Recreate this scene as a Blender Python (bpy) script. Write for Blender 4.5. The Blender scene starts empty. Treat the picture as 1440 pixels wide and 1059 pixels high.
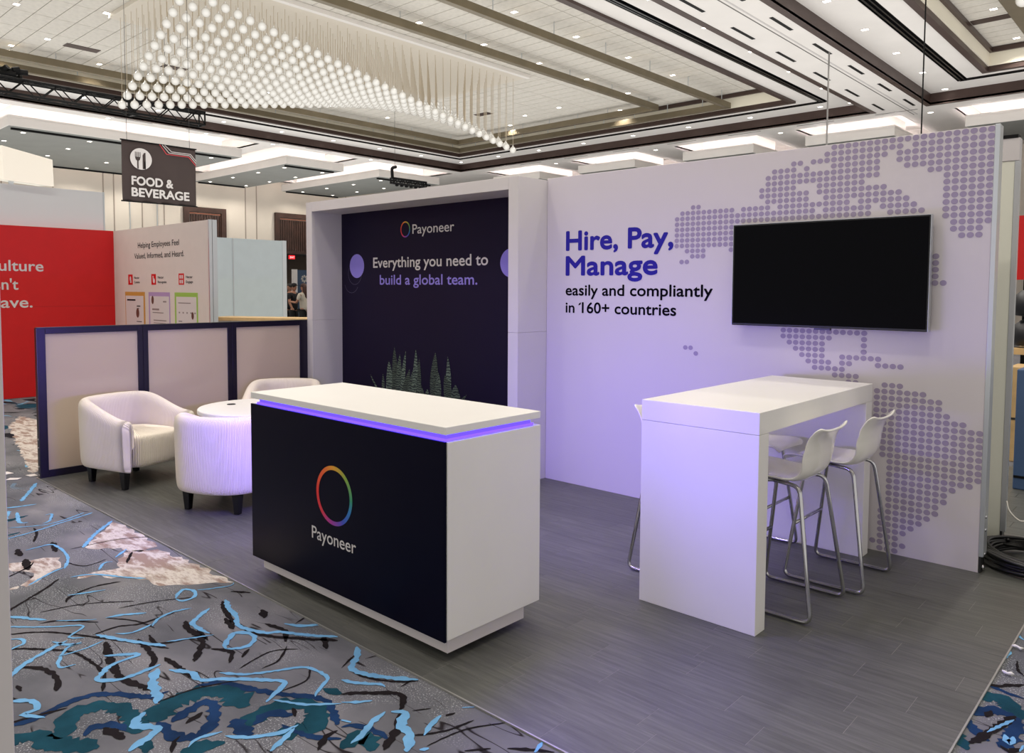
import bpy, bmesh, math, random
from mathutils import Vector, Matrix
R = math.radians
sc = bpy.context.scene
COL = sc.collection
random.seed(7)

# ---------------------------------------------------------------- camera
cam_d = bpy.data.cameras.new('camera'); cam = bpy.data.objects.new('camera', cam_d); COL.objects.link(cam)
YAW, PITCH, ROLL, FPX, CY, CAMZ = -0.7403835, -0.0560287, 0.0052062, 1085.5252, 467.6528, 1.6
fw = Vector((math.sin(YAW)*math.cos(PITCH), math.cos(YAW)*math.cos(PITCH), math.sin(PITCH)))
r0 = Vector((math.cos(YAW), -math.sin(YAW), 0)); u0 = r0.cross(fw)
rt = r0*math.cos(ROLL)+u0*math.sin(ROLL); up = u0*math.cos(ROLL)-r0*math.sin(ROLL)
m = Matrix((rt, up, -fw)).transposed().to_4x4(); m.translation = Vector((0, 0, CAMZ)); cam.matrix_world = m
cam_d.sensor_fit = 'HORIZONTAL'; cam_d.sensor_width = 36; cam_d.lens = FPX*36/1440
cam_d.shift_y = -(529.5-CY)/1440; cam_d.clip_start = .02; cam_d.clip_end = 200
sc.camera = cam

# ---------------------------------------------------------------- world, exposure
sc.view_settings.view_transform = 'Standard'; sc.view_settings.look = 'None'
sc.view_settings.gamma = 1; sc.view_settings.use_curve_mapping = False
sc.view_settings.exposure = 0.1
w = bpy.data.worlds.new('world'); sc.world = w; w.use_nodes = True
w.node_tree.nodes['Background'].inputs[0].default_value = (1.0, .96, .92, 1)
w.node_tree.nodes['Background'].inputs[1].default_value = 0.75
sc.cycles.max_bounces = 8; sc.cycles.diffuse_bounces = 4; sc.cycles.glossy_bounces = 3
sc.cycles.transmission_bounces = 4; sc.cycles.sample_clamp_indirect = 4
sc.cycles.use_denoising = True

# ---------------------------------------------------------------- lights
LV = dict(spot=150, spotA=120, up=2750, cove=16, cloud=26, led=7.0, fill=1.0)
def spot(x, y, z, power, color=(1, .93, .84), size=120, blend=.6, rad=.12):
    d = bpy.data.lights.new('downlight_beam', 'SPOT'); d.energy = power; d.color = color
    d.spot_size = R(size); d.spot_blend = blend; d.shadow_soft_size = rad
    o = bpy.data.objects.new('downlight_beam', d); o.location = (x, y, z); COL.objects.link(o); return o
def area(x, y, z, sx, sy, power, color, rot=(0, 0, 0), name='cove_glow', spread=180):
    d = bpy.data.lights.new(name, 'AREA'); d.shape = 'RECTANGLE'; d.size = sx; d.size_y = sy
    d.energy = power; d.color = color; d.spread = R(spread)
    o = bpy.data.objects.new(name, d); o.location = (x, y, z); o.rotation_euler = rot; COL.objects.link(o); return o

ZS, Z1, ZT = 6.588, 6.874, 7.35          # soffit, coffer flat, tiled coffer ceiling
DL_B = [(x, 22.7-2.06*i) for i in range(11) for x in (-5.49,)]
DL_B_IN = [(-3.62, 20.86-2.42*i) for i in range(9)] + [(-.9, 20.86-2.42*i) for i in range(9)]
DL_A = [(-7.83, 22.6-2.08*i) for i in range(14)]
DL_FAR = [(-23.5+2.12*i, 22.53) for i in range(8)]
DL_LEFT = [(-23.57, 20.4-2.06*i) for i in range(8)]
DL_TILE = [(-11.03, 18.39-2.1*i) for i in range(6)] + [(-13.0, 19.2-2.0*i) for i in range(6)] + \
          [(-15.65, 19.27), (-14.39, 20.83), (-17.2, 19.4), (-18.6, 20.2), (-20.32, 6.19), (-21.5, 5.77), (-21.56, 7.76), (-17.48, 6.45), (-18.32, 5.03),
           (-20.9, 12.2), (-20.9, 14.4), (-20.9, 16.6), (-19.5, 17.6), (-21.4, 10.0)]
area(-14, 9.5, 3.05, 36, 27, LV['up'], (1, .975, .94), (R(180), 0, 0), 'added_ceiling_fill')  # added up-facing fill that brightens the ceiling; the hall has no such lamp
for i, (x, y) in enumerate(DL_B): spot(x, y, Z1-.03, LV['spot'])
for i, (x, y) in enumerate(DL_B_IN): spot(x, y, ZT-.05, LV['spot'])
for i, (x, y) in enumerate(DL_A): spot(x, y, Z1-.03, LV['spotA'])
for i, (x, y) in enumerate(DL_FAR[::2]+DL_LEFT[::2]): spot(x, y, Z1-.03, LV['spotA'])
for i, (x, y) in enumerate(DL_TILE): spot(x, y, ZT-.06, LV['spotA'])
for x, y in [(a, b) for a in (-10.9, -13.4, -15.9, -18.6, -21) for b in (4.0, 1.8, -.6, -3)]: spot(x, y, ZT-.06, LV['spotA'])
for x, y in ((-31.8, 7.2), (-31.8, 10.9), (-31.8, 12.9), (-31.8, 15.75), (-31.8, 17.4), (-31.8, 20.25), (-31.8, 21.9)): spot(x, y, 6.06, 120, size=150)

DOTS = """..........................#####################
.........................###########.##########
....................##.###########.############
.................####.#...#######..############
................#################...###########
................#################......########
...............######...#######..........######
...............########.##########.......######
...##...........#######..###########.....######
.##########.#####.###########.#######....######
########################.#######.#####...######
################################..#####..######
###########..............................######
###########...............................#####
###########...............................####
###########................................###
..####....#
...###
.##.....................................#
........................................#
........................................#
........................................#
........................................##







...................#############
...................########....#
....................######.....#
.....................#####.....#
..##..................####..######
....#..................####.##...####
........................#####
...........................####
.............................##...###
.................................#######
.................................#########
.................................#########
.................................##########
.................................############
..................................#############
..................................#############
..................................#############
..................................#############
..................................#############
..................................#############
...................................############
...................................############
...................................###########
...................................#########
...................................########
...................................########
...................................#######
...................................#######
..................................#######
..................................######
..................................#####
..................................####
..................................###
.................................#####
..................................###
..................................##...##"""
BLUE = [[0.035,[[-7.051,1.978],[-6.837,1.877],[-6.528,1.725]]],[0.03,[[-6.414,1.579],[-6.382,1.659],[-6.361,1.78]]],[0.04,[[-6.304,1.586],[-6.02,1.488],[-5.819,1.425]]],[0.03,[[-6.221,1.616],[-5.945,1.559],[-5.904,1.598]]],[0.02,[[-6.002,1.73],[-6.004,1.774],[-5.836,1.706],[-5.8,1.653]]],[0.02,[[-5.608,1.39],[-5.658,1.578],[-5.834,1.983]]],[0.015,[[-5.859,1.471],[-5.759,1.692],[-5.877,1.942]]],[0.03,[[-5.527,1.999],[-5.316,1.821],[-5.082,1.666]]],[0.02,[[-5.28,1.41],[-5.288,1.473],[-5.27,1.56],[-4.987,1.55],[-4.772,1.466]]],[0.02,[[-4.796,1.474],[-4.757,1.39],[-4.64,1.247]]],[0.02,[[-4.862,1.838],[-4.756,1.734]]],[0.02,[[-4.61,1.589],[-4.705,1.653],[-4.694,1.695]]],[0.02,[[-4.609,1.443],[-4.564,1.543],[-4.395,1.644],[-4.284,1.72]]],[0.02,[[-4.342,1.344],[-4.308,1.427],[-4.279,1.507]]],[0.025,[[-3.899,1.71],[-3.974,1.767],[-3.979,1.799],[-3.92,1.817],[-3.848,1.783],[-3.837,1.719],[-3.891,1.707]]],[0.015,[[-3.928,1.836],[-3.898,1.875],[-3.853,1.986],[-3.879,2.016]]],[0.03,[[-3.697,1.874],[-3.583,1.838],[-3.465,1.812],[-3.352,1.767],[-3.205,1.814],[-3.154,1.871],[-3.052,1.926],[-2.919,2.019]]],[0.03,[[-3.176,1.619],[-3.21,1.624],[-3.302,1.712],[-3.254,1.757],[-3.191,1.757],[-3.137,1.692],[-3.153,1.647],[-3.185,1.611]]],[0.03,[[-3.655,1.771],[-3.588,1.675],[-3.542,1.632],[-3.434,1.628],[-3.382,1.637]]],[0.02,[[-3.652,1.487],[-3.711,1.538],[-3.742,1.62],[-3.721,1.709]]],[0.03,[[-3.225,1.929],[-3.154,1.961],[-3.084,2.039]]],[0.03,[[-4.305,1.034],[-4.228,1.085],[-4.134,1.142],[-4.089,1.171]]],[0.012,[[-4.047,1.201],[-3.966,1.286],[-3.922,1.34]]],[0.025,[[-3.91,1.374],[-3.889,1.437],[-3.826,1.532]]],[0.015,[[-4.15,1.012],[-3.992,1.16],[-3.894,1.268],[-3.814,1.182],[-3.756,1.228]]],[0.03,[[-3.75,1.273],[-3.587,1.347],[-3.402,1.445]]],[0.018,[[-3.699,1.34],[-3.651,1.397],[-3.678,1.504]]],[0.015,[[-3.443,1.462],[-3.392,1.568],[-3.354,1.643]]],[0.018,[[-3.989,0.971],[-3.955,1.023],[-3.893,1.023],[-3.86,0.944]]],[0.025,[[-3.817,1.113],[-3.736,1.151],[-3.705,1.199]]],[0.018,[[-3.72,1.204],[-3.696,1.133],[-3.568,1.06],[-3.524,1.067],[-3.512,1.112]]],[0.03,[[-3.505,1.222],[-3.412,1.327],[-3.399,1.217],[-3.361,1.17],[-3.304,1.128],[-3.246,1.183],[-3.24,1.236],[-3.251,1.355]]],[0.03,[[-3.57,0.865],[-3.663,0.955],[-3.735,1.061],[-3.782,1.165]]],[0.012,[[-3.642,1.077],[-3.638,1.188],[-3.661,1.278]]],[0.03,[[-3.177,1.359],[-3.085,1.412],[-3.004,1.409],[-2.933,1.481],[-2.828,1.573],[-2.736,1.633],[-2.683,1.558],[-2.651,1.503]]],[0.045,[[-3.223,1.332],[-3.165,1.29],[-3.096,1.261],[-2.997,1.236],[-2.949,1.21]]],[0.03,[[-3.386,0.818],[-3.323,0.891],[-3.239,0.886],[-3.234,0.838],[-3.152,0.889]]],[0.045,[[-2.921,1.156],[-2.86,1.097],[-2.773,1.141],[-2.726,1.044],[-2.706,1.017]]],[0.02,[[-2.582,1.166],[-2.609,1.21],[-2.585,1.292]]],[0.025,[[-2.553,1.286],[-2.486,1.336],[-2.429,1.425],[-2.424,1.503]]],[0.02,[[-2.646,1.53],[-2.551,1.582],[-2.506,1.615],[-2.43,1.695]]],[0.022,[[-3.0,1.491],[-2.904,1.565],[-2.834,1.679],[-2.786,1.757],[-2.712,1.777],[-2.632,1.771],[-2.59,1.703],[-2.547,1.655]]],[0.03,[[-2.352,1.347],[-2.383,1.42],[-2.42,1.482]]],[0.035,[[-2.776,2.021],[-2.708,1.977],[-2.631,1.89],[-2.55,1.897],[-2.455,1.946],[-2.352,2.016]]],[0.03,[[-2.582,1.802],[-2.502,1.837],[-2.441,1.886],[-2.406,1.888]]],[0.025,[[-2.438,1.701],[-2.398,1.738],[-2.36,1.789]]],[0.03,[[-2.261,1.774],[-2.239,1.696],[-2.202,1.626],[-2.186,1.563]]],[0.05,[[-2.244,1.789],[-2.199,1.821],[-2.15,1.758],[-2.078,1.742],[-2.005,1.665]]],[0.03,[[-2.088,1.901],[-2.067,1.835],[-2.035,1.772]]],[0.02,[[-2.068,1.992],[-2.038,2.026]]],[0.03,[[-1.7,2.034],[-1.679,1.964]]],[0.04,[[-2.335,1.628],[-2.296,1.643]]],[0.05,[[-1.982,1.704],[-1.963,1.731]]],[0.03,[[-1.626,2.035],[-1.598,2.039]]],[0.02,[[-0.664,4.339],[-0.624,4.343]]],[0.02,[[-0.652,3.993],[-0.624,3.977],[-0.619,3.925],[-0.65,3.802]]],[0.03,[[-0.652,4.219],[-0.594,4.151]]],[0.018,[[-0.555,3.177],[-0.528,3.258],[-0.498,3.341]]],[0.05,[[-0.505,3.204],[-0.48,3.154],[-0.479,3.209]]],[0.02,[[-0.441,3.173],[-0.445,3.117]]]]
BLACK = [[0.05,[[-5.345,1.383],[-5.186,1.362]]],[0.05,[[-5.114,1.364],[-4.897,1.318]]],[0.04,[[-5.335,1.572],[-5.117,1.529]]],[0.015,[[-4.848,1.19],[-4.947,1.332],[-5.026,1.383]]],[0.02,[[-4.249,1.308],[-4.312,1.348],[-4.369,1.475],[-4.343,1.609]]],[0.02,[[-4.312,1.041],[-4.469,1.225],[-4.542,1.312],[-4.631,1.394]]],[0.02,[[-5.738,1.585],[-5.592,1.56],[-5.418,1.494]]],[0.02,[[-4.785,1.841],[-4.611,1.742]]],[0.02,[[-3.895,0.947],[-3.8,1.036],[-3.654,1.136],[-3.473,1.165],[-3.336,1.161],[-3.198,1.106]]],[0.03,[[-3.657,0.943],[-3.575,1.003],[-3.455,1.019],[-3.332,0.982]]],[0.02,[[-3.503,0.852],[-3.409,0.838],[-3.303,0.895]]],[0.04,[[-3.642,1.277],[-3.474,1.233],[-3.261,1.2],[-3.067,1.244]]],[0.03,[[-3.565,1.388],[-3.337,1.362],[-3.225,1.298]]],[0.02,[[-3.571,1.44],[-3.457,1.431],[-3.406,1.536],[-3.392,1.608]]],[0.03,[[-3.301,1.395],[-3.154,1.396],[-3.012,1.401]]],[0.035,[[-3.597,1.623],[-3.497,1.591],[-3.337,1.581],[-3.171,1.464]]],[0.03,[[-3.23,1.568],[-3.142,1.615],[-3.05,1.56]]],[0.03,[[-3.057,1.622],[-3.108,1.683]]],[0.04,[[-3.489,1.767],[-3.343,1.734]]],[0.03,[[-3.691,1.856],[-3.546,1.804],[-3.391,1.773],[-3.194,1.793],[-3.04,1.889],[-2.89,1.999]]],[0.05,[[-3.45,1.939],[-3.35,1.897]]],[0.03,[[-3.293,1.865],[-3.157,1.888],[-3.05,1.83]]],[0.035,[[-2.986,1.988],[-2.857,1.917]]],[0.012,[[-3.009,1.812],[-2.919,1.717],[-2.905,1.629]]],[0.015,[[-4.055,0.988],[-3.942,1.133],[-3.71,1.271],[-3.48,1.391],[-3.371,1.444]]],[0.012,[[-3.905,1.378],[-3.773,1.458],[-3.627,1.489]]],[0.015,[[-4.071,1.136],[-4.038,1.21],[-3.884,1.333]]],[0.02,[[-3.468,1.617],[-3.318,1.599]]],[0.03,[[-3.78,1.948],[-3.688,2.01]]],[0.05,[[-2.924,1.013],[-2.798,1.034]]],[0.045,[[-2.734,1.227],[-2.762,1.304]]],[0.04,[[-3.495,0.889],[-3.433,0.887]]],[0.04,[[-2.54,1.551],[-2.481,1.526]]],[0.01,[[-5.11,1.604],[-5.093,1.876],[-4.969,2.07]]],[0.01,[[-4.214,1.177],[-4.163,1.365],[-4.014,1.553]]],[0.01,[[-3.986,1.46],[-3.931,1.631],[-3.837,1.793]]],[0.01,[[-2.974,1.565],[-3.015,1.733],[-2.948,1.832]]],[0.01,[[-2.956,1.218],[-2.947,1.37],[-2.878,1.526]]],[0.012,[[-3.186,1.965],[-3.228,2.102],[-3.167,2.159]]],[0.01,[[-2.779,1.78],[-2.685,1.706],[-2.682,1.588]]],[0.02,[[-3.212,0.769],[-3.193,0.863],[-3.165,0.969]]],[0.015,[[-3.759,1.264],[-3.767,1.378],[-3.722,1.463],[-3.732,1.629]]],[0.01,[[-4.896,1.506],[-4.739,1.559],[-4.767,1.691]]],[0.03,[[-2.594,1.113],[-2.65,1.148],[-2.67,1.177]]],[0.03,[[-2.238,1.463],[-2.288,1.532],[-2.289,1.58]]],[0.03,[[-2.489,1.736],[-2.428,1.806],[-2.315,1.893],[-2.224,1.819]]],[0.04,[[-2.212,1.808],[-2.144,1.742],[-2.072,1.62]]],[0.015,[[-2.066,1.743],[-2.001,1.844],[-1.975,1.963]]],[0.05,[[-2.075,1.913],[-2.061,1.948]]],[0.02,[[-1.764,1.917],[-1.699,1.968],[-1.63,2.013]]],[0.02,[[-1.863,1.806],[-1.806,1.878]]],[0.012,[[-2.192,1.849],[-2.151,1.91]]],[0.02,[[-2.595,1.87],[-2.519,1.886],[-2.433,1.928],[-2.344,2.01]]],[0.012,[[-2.664,1.86],[-2.704,1.937],[-2.725,1.977]]],[0.01,[[-2.659,1.979],[-2.64,2.041]]],[0.015,[[-2.361,1.931],[-2.369,2.0]]],[0.008,[[-1.98,1.735],[-1.956,1.896],[-1.874,2.036]]],[0.03,[[-0.658,3.755],[-0.62,3.883]]],[0.03,[[-0.664,3.586],[-0.609,3.578],[-0.519,3.673]]],[0.04,[[-0.585,3.057],[-0.537,3.231],[-0.5,3.374]]],[0.03,[[-0.659,2.988],[-0.623,2.951]]],[0.04,[[-0.503,3.115],[-0.474,3.098],[-0.443,3.145]]],[0.015,[[-0.578,3.896],[-0.563,3.805],[-0.532,3.758]]],[0.04,[[-0.58,3.289],[-0.575,3.356]]],[0.01,[[-0.654,4.125],[-0.61,4.197]]]]
TEAL = [[0.13,[[-2.826,1.154],[-2.904,1.239],[-2.913,1.343],[-2.853,1.429],[-2.745,1.443],[-2.681,1.42]]],[0.09,[[-2.965,0.878],[-3.081,0.942],[-3.11,1.02],[-3.051,1.089],[-2.926,1.112],[-2.798,1.082]]],[0.1,[[-2.543,1.367],[-2.598,1.443],[-2.589,1.532],[-2.51,1.606],[-2.436,1.594],[-2.378,1.521],[-2.436,1.418]]],[0.1,[[-3.06,0.722],[-3.065,0.809],[-2.914,0.88],[-2.81,0.954]]],[0.06,[[-2.657,1.054],[-2.733,1.095]]],[0.08,[[-2.572,1.133],[-2.56,1.186],[-2.52,1.269]]],[0.05,[[-6.027,1.481],[-6.068,1.575],[-6.087,1.649]]],[0.05,[[-5.678,1.401],[-5.704,1.494]]],[0.06,[[-2.578,1.714],[-2.49,1.737]]],[0.1,[[-2.186,1.524],[-2.197,1.591],[-2.184,1.623],[-2.097,1.588]]],[0.1,[[-0.662,3.425],[-0.618,3.467],[-0.544,3.469],[-0.478,3.364]]],[0.06,[[-0.652,3.143],[-0.62,3.06],[-0.581,3.007]]]]
NAVY = [[0.06,[[-2.819,1.161],[-2.685,1.163],[-2.626,1.218],[-2.658,1.286],[-2.759,1.347],[-2.821,1.344],[-2.807,1.249],[-2.781,1.196]]],[0.05,[[-2.919,0.945],[-2.953,0.985],[-2.92,1.041],[-2.845,1.061]]],[0.06,[[-2.545,1.391],[-2.567,1.472],[-2.497,1.524]]],[0.04,[[-3.192,0.764],[-3.172,0.857],[-3.196,0.94],[-3.205,1.042],[-3.148,1.125],[-3.029,1.206],[-3.007,1.284]]],[0.04,[[-2.968,1.38],[-2.907,1.468],[-2.8,1.508],[-2.663,1.577],[-2.506,1.666],[-2.319,1.601]]],[0.08,[[-2.632,1.36],[-2.478,1.332]]],[0.03,[[-2.47,1.461],[-2.332,1.491],[-2.235,1.558]]],[0.035,[[-2.296,1.601],[-2.271,1.645],[-2.177,1.67],[-2.111,1.672]]],[0.07,[[-0.616,3.276],[-0.588,3.353],[-0.535,3.372],[-0.493,3.33],[-0.482,3.188],[-0.5,3.1]]],[0.06,[[-0.662,3.253],[-0.602,3.171],[-0.537,3.119]]],[0.03,[[-0.66,3.602],[-0.59,3.56],[-0.499,3.544]]]]
CREAM = [[[-5.255,1.799],[-5.497,2.0],[-5.28,2.017],[-4.777,1.989],[-4.748,1.876],[-4.914,1.825],[-5.048,1.663]],[[-4.822,1.807],[-4.725,1.967],[-4.362,2.008],[-4.032,2.014],[-3.879,2.016],[-4.004,1.872],[-4.126,1.714],[-4.307,1.699],[-4.541,1.535],[-4.553,1.467],[-4.598,1.511],[-4.564,1.693],[-4.719,1.736]],[[-5.077,1.241],[-5.078,1.398],[-4.997,1.507],[-4.813,1.458],[-4.64,1.247],[-4.673,1.216],[-4.826,1.326],[-5.026,1.228]],[[-4.666,1.143],[-4.673,1.216],[-4.64,1.194],[-4.623,1.132]],[[-10.2,2.6],[-9.0,2.35],[-8.2,2.2],[-7.45,2.05],[-7.7,2.3],[-7.9,2.75],[-8.6,2.95],[-9.4,3.05],[-10.1,3.0],[-10.9,2.9]]]

# ---------------------------------------------------------------- helpers
def lin(c):
    def f(v):
        v /= 255.0
        return v/12.92 if v <= .04045 else ((v+.055)/1.055)**2.4
    return (f(c[0]), f(c[1]), f(c[2]), 1)
MATS = {}
def mat(name, rgb, rough=.5, metal=0, emit=0, ecol=None, vary=0, vscale=6, bump=0, bscale=60, spec=.5, coat=0):
    if name in MATS: return MATS[name]
    m_ = bpy.data.materials.new(name); m_.use_nodes = True; nt = m_.node_tree; b = nt.nodes['Principled BSDF']
    b.inputs['Base Color'].default_value = lin(rgb); b.inputs['Roughness'].default_value = rough
    b.inputs['Metallic'].default_value = metal; b.inputs['Specular IOR Level'].default_value = spec
    b.inputs['Coat Weight'].default_value = coat; b.inputs['Coat Roughness'].default_value = .08
    tc = nt.nodes.new('ShaderNodeTexCoord')
    if vary:
        n = nt.nodes.new('ShaderNodeTexNoise'); n.inputs['Scale'].default_value = vscale; n.inputs['Detail'].default_value = 5
        nt.links.new(tc.outputs['Object'], n.inputs['Vector'])
        cr = nt.nodes.new('ShaderNodeValToRGB'); c = lin(rgb)
        cr.color_ramp.elements[0].position = .3; cr.color_ramp.elements[1].position = .7
        cr.color_ramp.elements[0].color = (c[0]*(1-vary), c[1]*(1-vary), c[2]*(1-vary), 1)
        cr.color_ramp.elements[1].color = (min(1, c[0]*(1+vary)), min(1, c[1]*(1+vary)), min(1, c[2]*(1+vary)), 1)
        nt.links.new(n.outputs['Fac'], cr.inputs['Fac']); nt.links.new(cr.outputs['Color'], b.inputs['Base Color'])
    if bump:
        n2 = nt.nodes.new('ShaderNodeTexNoise'); n2.inputs['Scale'].default_value = bscale; n2.inputs['Detail'].default_value = 3
        nt.links.new(tc.outputs['Object'], n2.inputs['Vector'])
        bp = nt.nodes.new('ShaderNodeBump'); bp.inputs['Strength'].default_value = bump; bp.inputs['Distance'].default_value = .01
        nt.links.new(n2.outputs['Fac'], bp.inputs['Height']); nt.links.new(bp.outputs['Normal'], b.inputs['Normal'])
    if emit:
        b.inputs['Emission Color'].default_value = lin(ecol or rgb); b.inputs['Emission Strength'].default_value = emit
    MATS[name] = m_
    return m_

class MB:
    """collects boxes, rings, tubes and so on; build() links them as one mesh object"""
    def __init__(s): s.v = []; s.f = []; s.uv = None
    def quad(s, a, b, c, d):
        n = len(s.v); s.v += [tuple(a), tuple(b), tuple(c), tuple(d)]; s.f.append((n, n+1, n+2, n+3)); return s
    def box(s, x0, x1, y0, y1, z0, z1):
        n = len(s.v)
        s.v += [(x, y, z) for z in (z0, z1) for y in (y0, y1) for x in (x0, x1)]
        s.f += [(n, n+2, n+3, n+1), (n+4, n+5, n+7, n+6), (n, n+1, n+5, n+4), (n+2, n+6, n+7, n+3), (n, n+4, n+6, n+2), (n+1, n+3, n+7, n+5)]
        return s
    def ring(s, x0, x1, y0, y1, o0, o1, z0, z1, sides='WENS'):
        """rectangular ring between inset o0 and inset o1"""
        a0, a1, b0, b1 = x0+o0, x1-o0, y0+o0, y1-o0; c0, c1, d0, d1 = x0+o1, x1-o1, y0+o1, y1-o1
        lo = lambda p, q: (min(p, q), max(p, q))
        if 'W' in sides: s.box(*lo(a0, c0), min(b0, d0), max(b1, d1), z0, z1)
        if 'E' in sides: s.box(*lo(a1, c1), min(b0, d0), max(b1, d1), z0, z1)
        i0, i1 = max(a0, c0), min(a1, c1)
        if 'N' in sides: s.box(i0, i1, *lo(b1, d1), z0, z1)
        if 'S' in sides: s.box(i0, i1, *lo(b0, d0), z0, z1)
        return s
    def tube(s, pts, r, n=8, close=False, caps=True):
        pts = [Vector(p) for p in pts]; N = len(pts); base = len(s.v); prev = None
        rr = r if isinstance(r, (list, tuple)) else [r]*N
        for i, p in enumerate(pts):
            if close: t = (pts[(i+1) % N]-pts[i-1])
            else: t = (pts[min(i+1, N-1)]-pts[max(i-1, 0)])
            t.normalize()
            if prev is None:
                a = Vector((0, 0, 1)) if abs(t.z) < .9 else Vector((1, 0, 0)); nrm = (a-t*a.dot(t)).normalized()
            else: nrm = (prev-t*prev.dot(t)).normalized()
            prev = nrm; bn = t.cross(nrm)
            for k in range(n):
                an = 2*math.pi*k/n; s.v.append(tuple(p+(nrm*math.cos(an)+bn*math.sin(an))*rr[i]))
        for i in range(N if close else N-1):
            j = (i+1) % N
            for k in range(n):
                k2 = (k+1) % n; s.f.append((base+i*n+k, base+i*n+k2, base+j*n+k2, base+j*n+k))
        if caps and not close:
            s.f.append(tuple(base+k for k in range(n))[::-1]); s.f.append(tuple(base+(N-1)*n+k for k in range(n)))
        return s
    def lathe(s, prof, cx=0, cy=0, n=24, cz=0):
        base = len(s.v)
        for (r_, z) in prof:
            for k in range(n):
                a = 2*math.pi*k/n; s.v.append((cx+r_*math.cos(a), cy+r_*math.sin(a), cz+z))
        for i in range(len(prof)-1):
            for k in range(n):
                k2 = (k+1) % n; s.f.append((base+i*n+k, base+i*n+k2, base+(i+1)*n+k2, base+(i+1)*n+k))
        s.f.append(tuple(base+k for k in range(n))[::-1]); s.f.append(tuple(base+(len(prof)-1)*n+k for k in range(n)))
        return s
    def disc(s, fn, cx, cy, r, n=16, ry=None):
        """flat disc; fn maps (a, b) to a point"""
        base = len(s.v); ry = ry or r
        for k in range(n): s.v.append(tuple(fn(cx+r*math.cos(2*math.pi*k/n), cy+ry*math.sin(2*math.pi*k/n))))
        s.f.append(tuple(range(base, base+n))); return s
    def poly(s, pts):
        n = len(s.v); s.v += [tuple(p) for p in pts]; s.f.append(tuple(range(n, n+len(pts)))); return s
    def prism(s, pts, d):
        """polygon extruded by vector d"""
        d = Vector(d); n = len(s.v); N = len(pts)
        s.v += [tuple(Vector(p)) for p in pts] + [tuple(Vector(p)+d) for p in pts]
        s.f.append(tuple(range(n, n+N))[::-1]); s.f.append(tuple(range(n+N, n+2*N)))
        for i in range(N):
            j = (i+1) % N; s.f.append((n+i, n+j, n+N+j, n+N+i))
        return s
    def mesh(s, name, smooth=False, off=(0, 0, 0)):
        me = bpy.data.meshes.new(name); ox, oy, oz = off
        me.from_pydata([(x-ox, y-oy, z-oz) for x, y, z in s.v], [], s.f)
        if s.uv:
            uvl = me.uv_layers.new(name='UVMap')
            for lp in me.loops: uvl.data[lp.index].uv = s.uv[lp.vertex_index]
        bm = bmesh.new(); bm.from_mesh(me); bmesh.ops.recalc_face_normals(bm, faces=bm.faces); bm.to_mesh(me); bm.free()
        if smooth:
            for p in me.polygons: p.use_smooth = True
        me.update(); return me
    def build(s, name, material, parent=None, smooth=False, bevel=0, kind=None, label=None, origin=None, local=False, segs=2):
        off = (0, 0, 0)
        if parent is not None and not local: off = wloc(parent)
        elif origin is not None: off = origin
        me = s.mesh(name, smooth, off); me.materials.append(material)
        o = bpy.data.objects.new(name, me); COL.objects.link(o)
        if parent is not None: o.parent = parent
        elif origin is not None: o.location = origin
        if bevel:
            b = o.modifiers.new('bevel', 'BEVEL'); b.width = bevel; b.segments = segs; b.limit_method = 'ANGLE'; b.angle_limit = R(40)
        if kind: o['kind'] = kind
        if label: o['label'] = label
        return o

def wloc(o):
    v = Vector((0, 0, 0))
    while o is not None: v += o.location; o = o.parent
    return v
def tag(o, label, cat=None, group=None, kind=None):
    if label: o['label'] = label
    if cat: o['category'] = cat
    if group: o['group'] = group
    if kind: o['kind'] = kind
    return o
def thing(name, label, cat, loc=(0, 0, 0), rz=0, group=None):
    o = bpy.data.objects.new(name, None); o.empty_display_size = .1; COL.objects.link(o)
    o.location = loc; o.rotation_euler = (0, 0, rz); tag(o, label, cat, group); return o
def copy_tree(o, parent=None):
    c = o.copy(); COL.objects.link(c); c.parent = parent
    for ch in o.children: copy_tree(ch, c)
    return c
def struct(o): o['kind'] = 'structure'; return o

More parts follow.
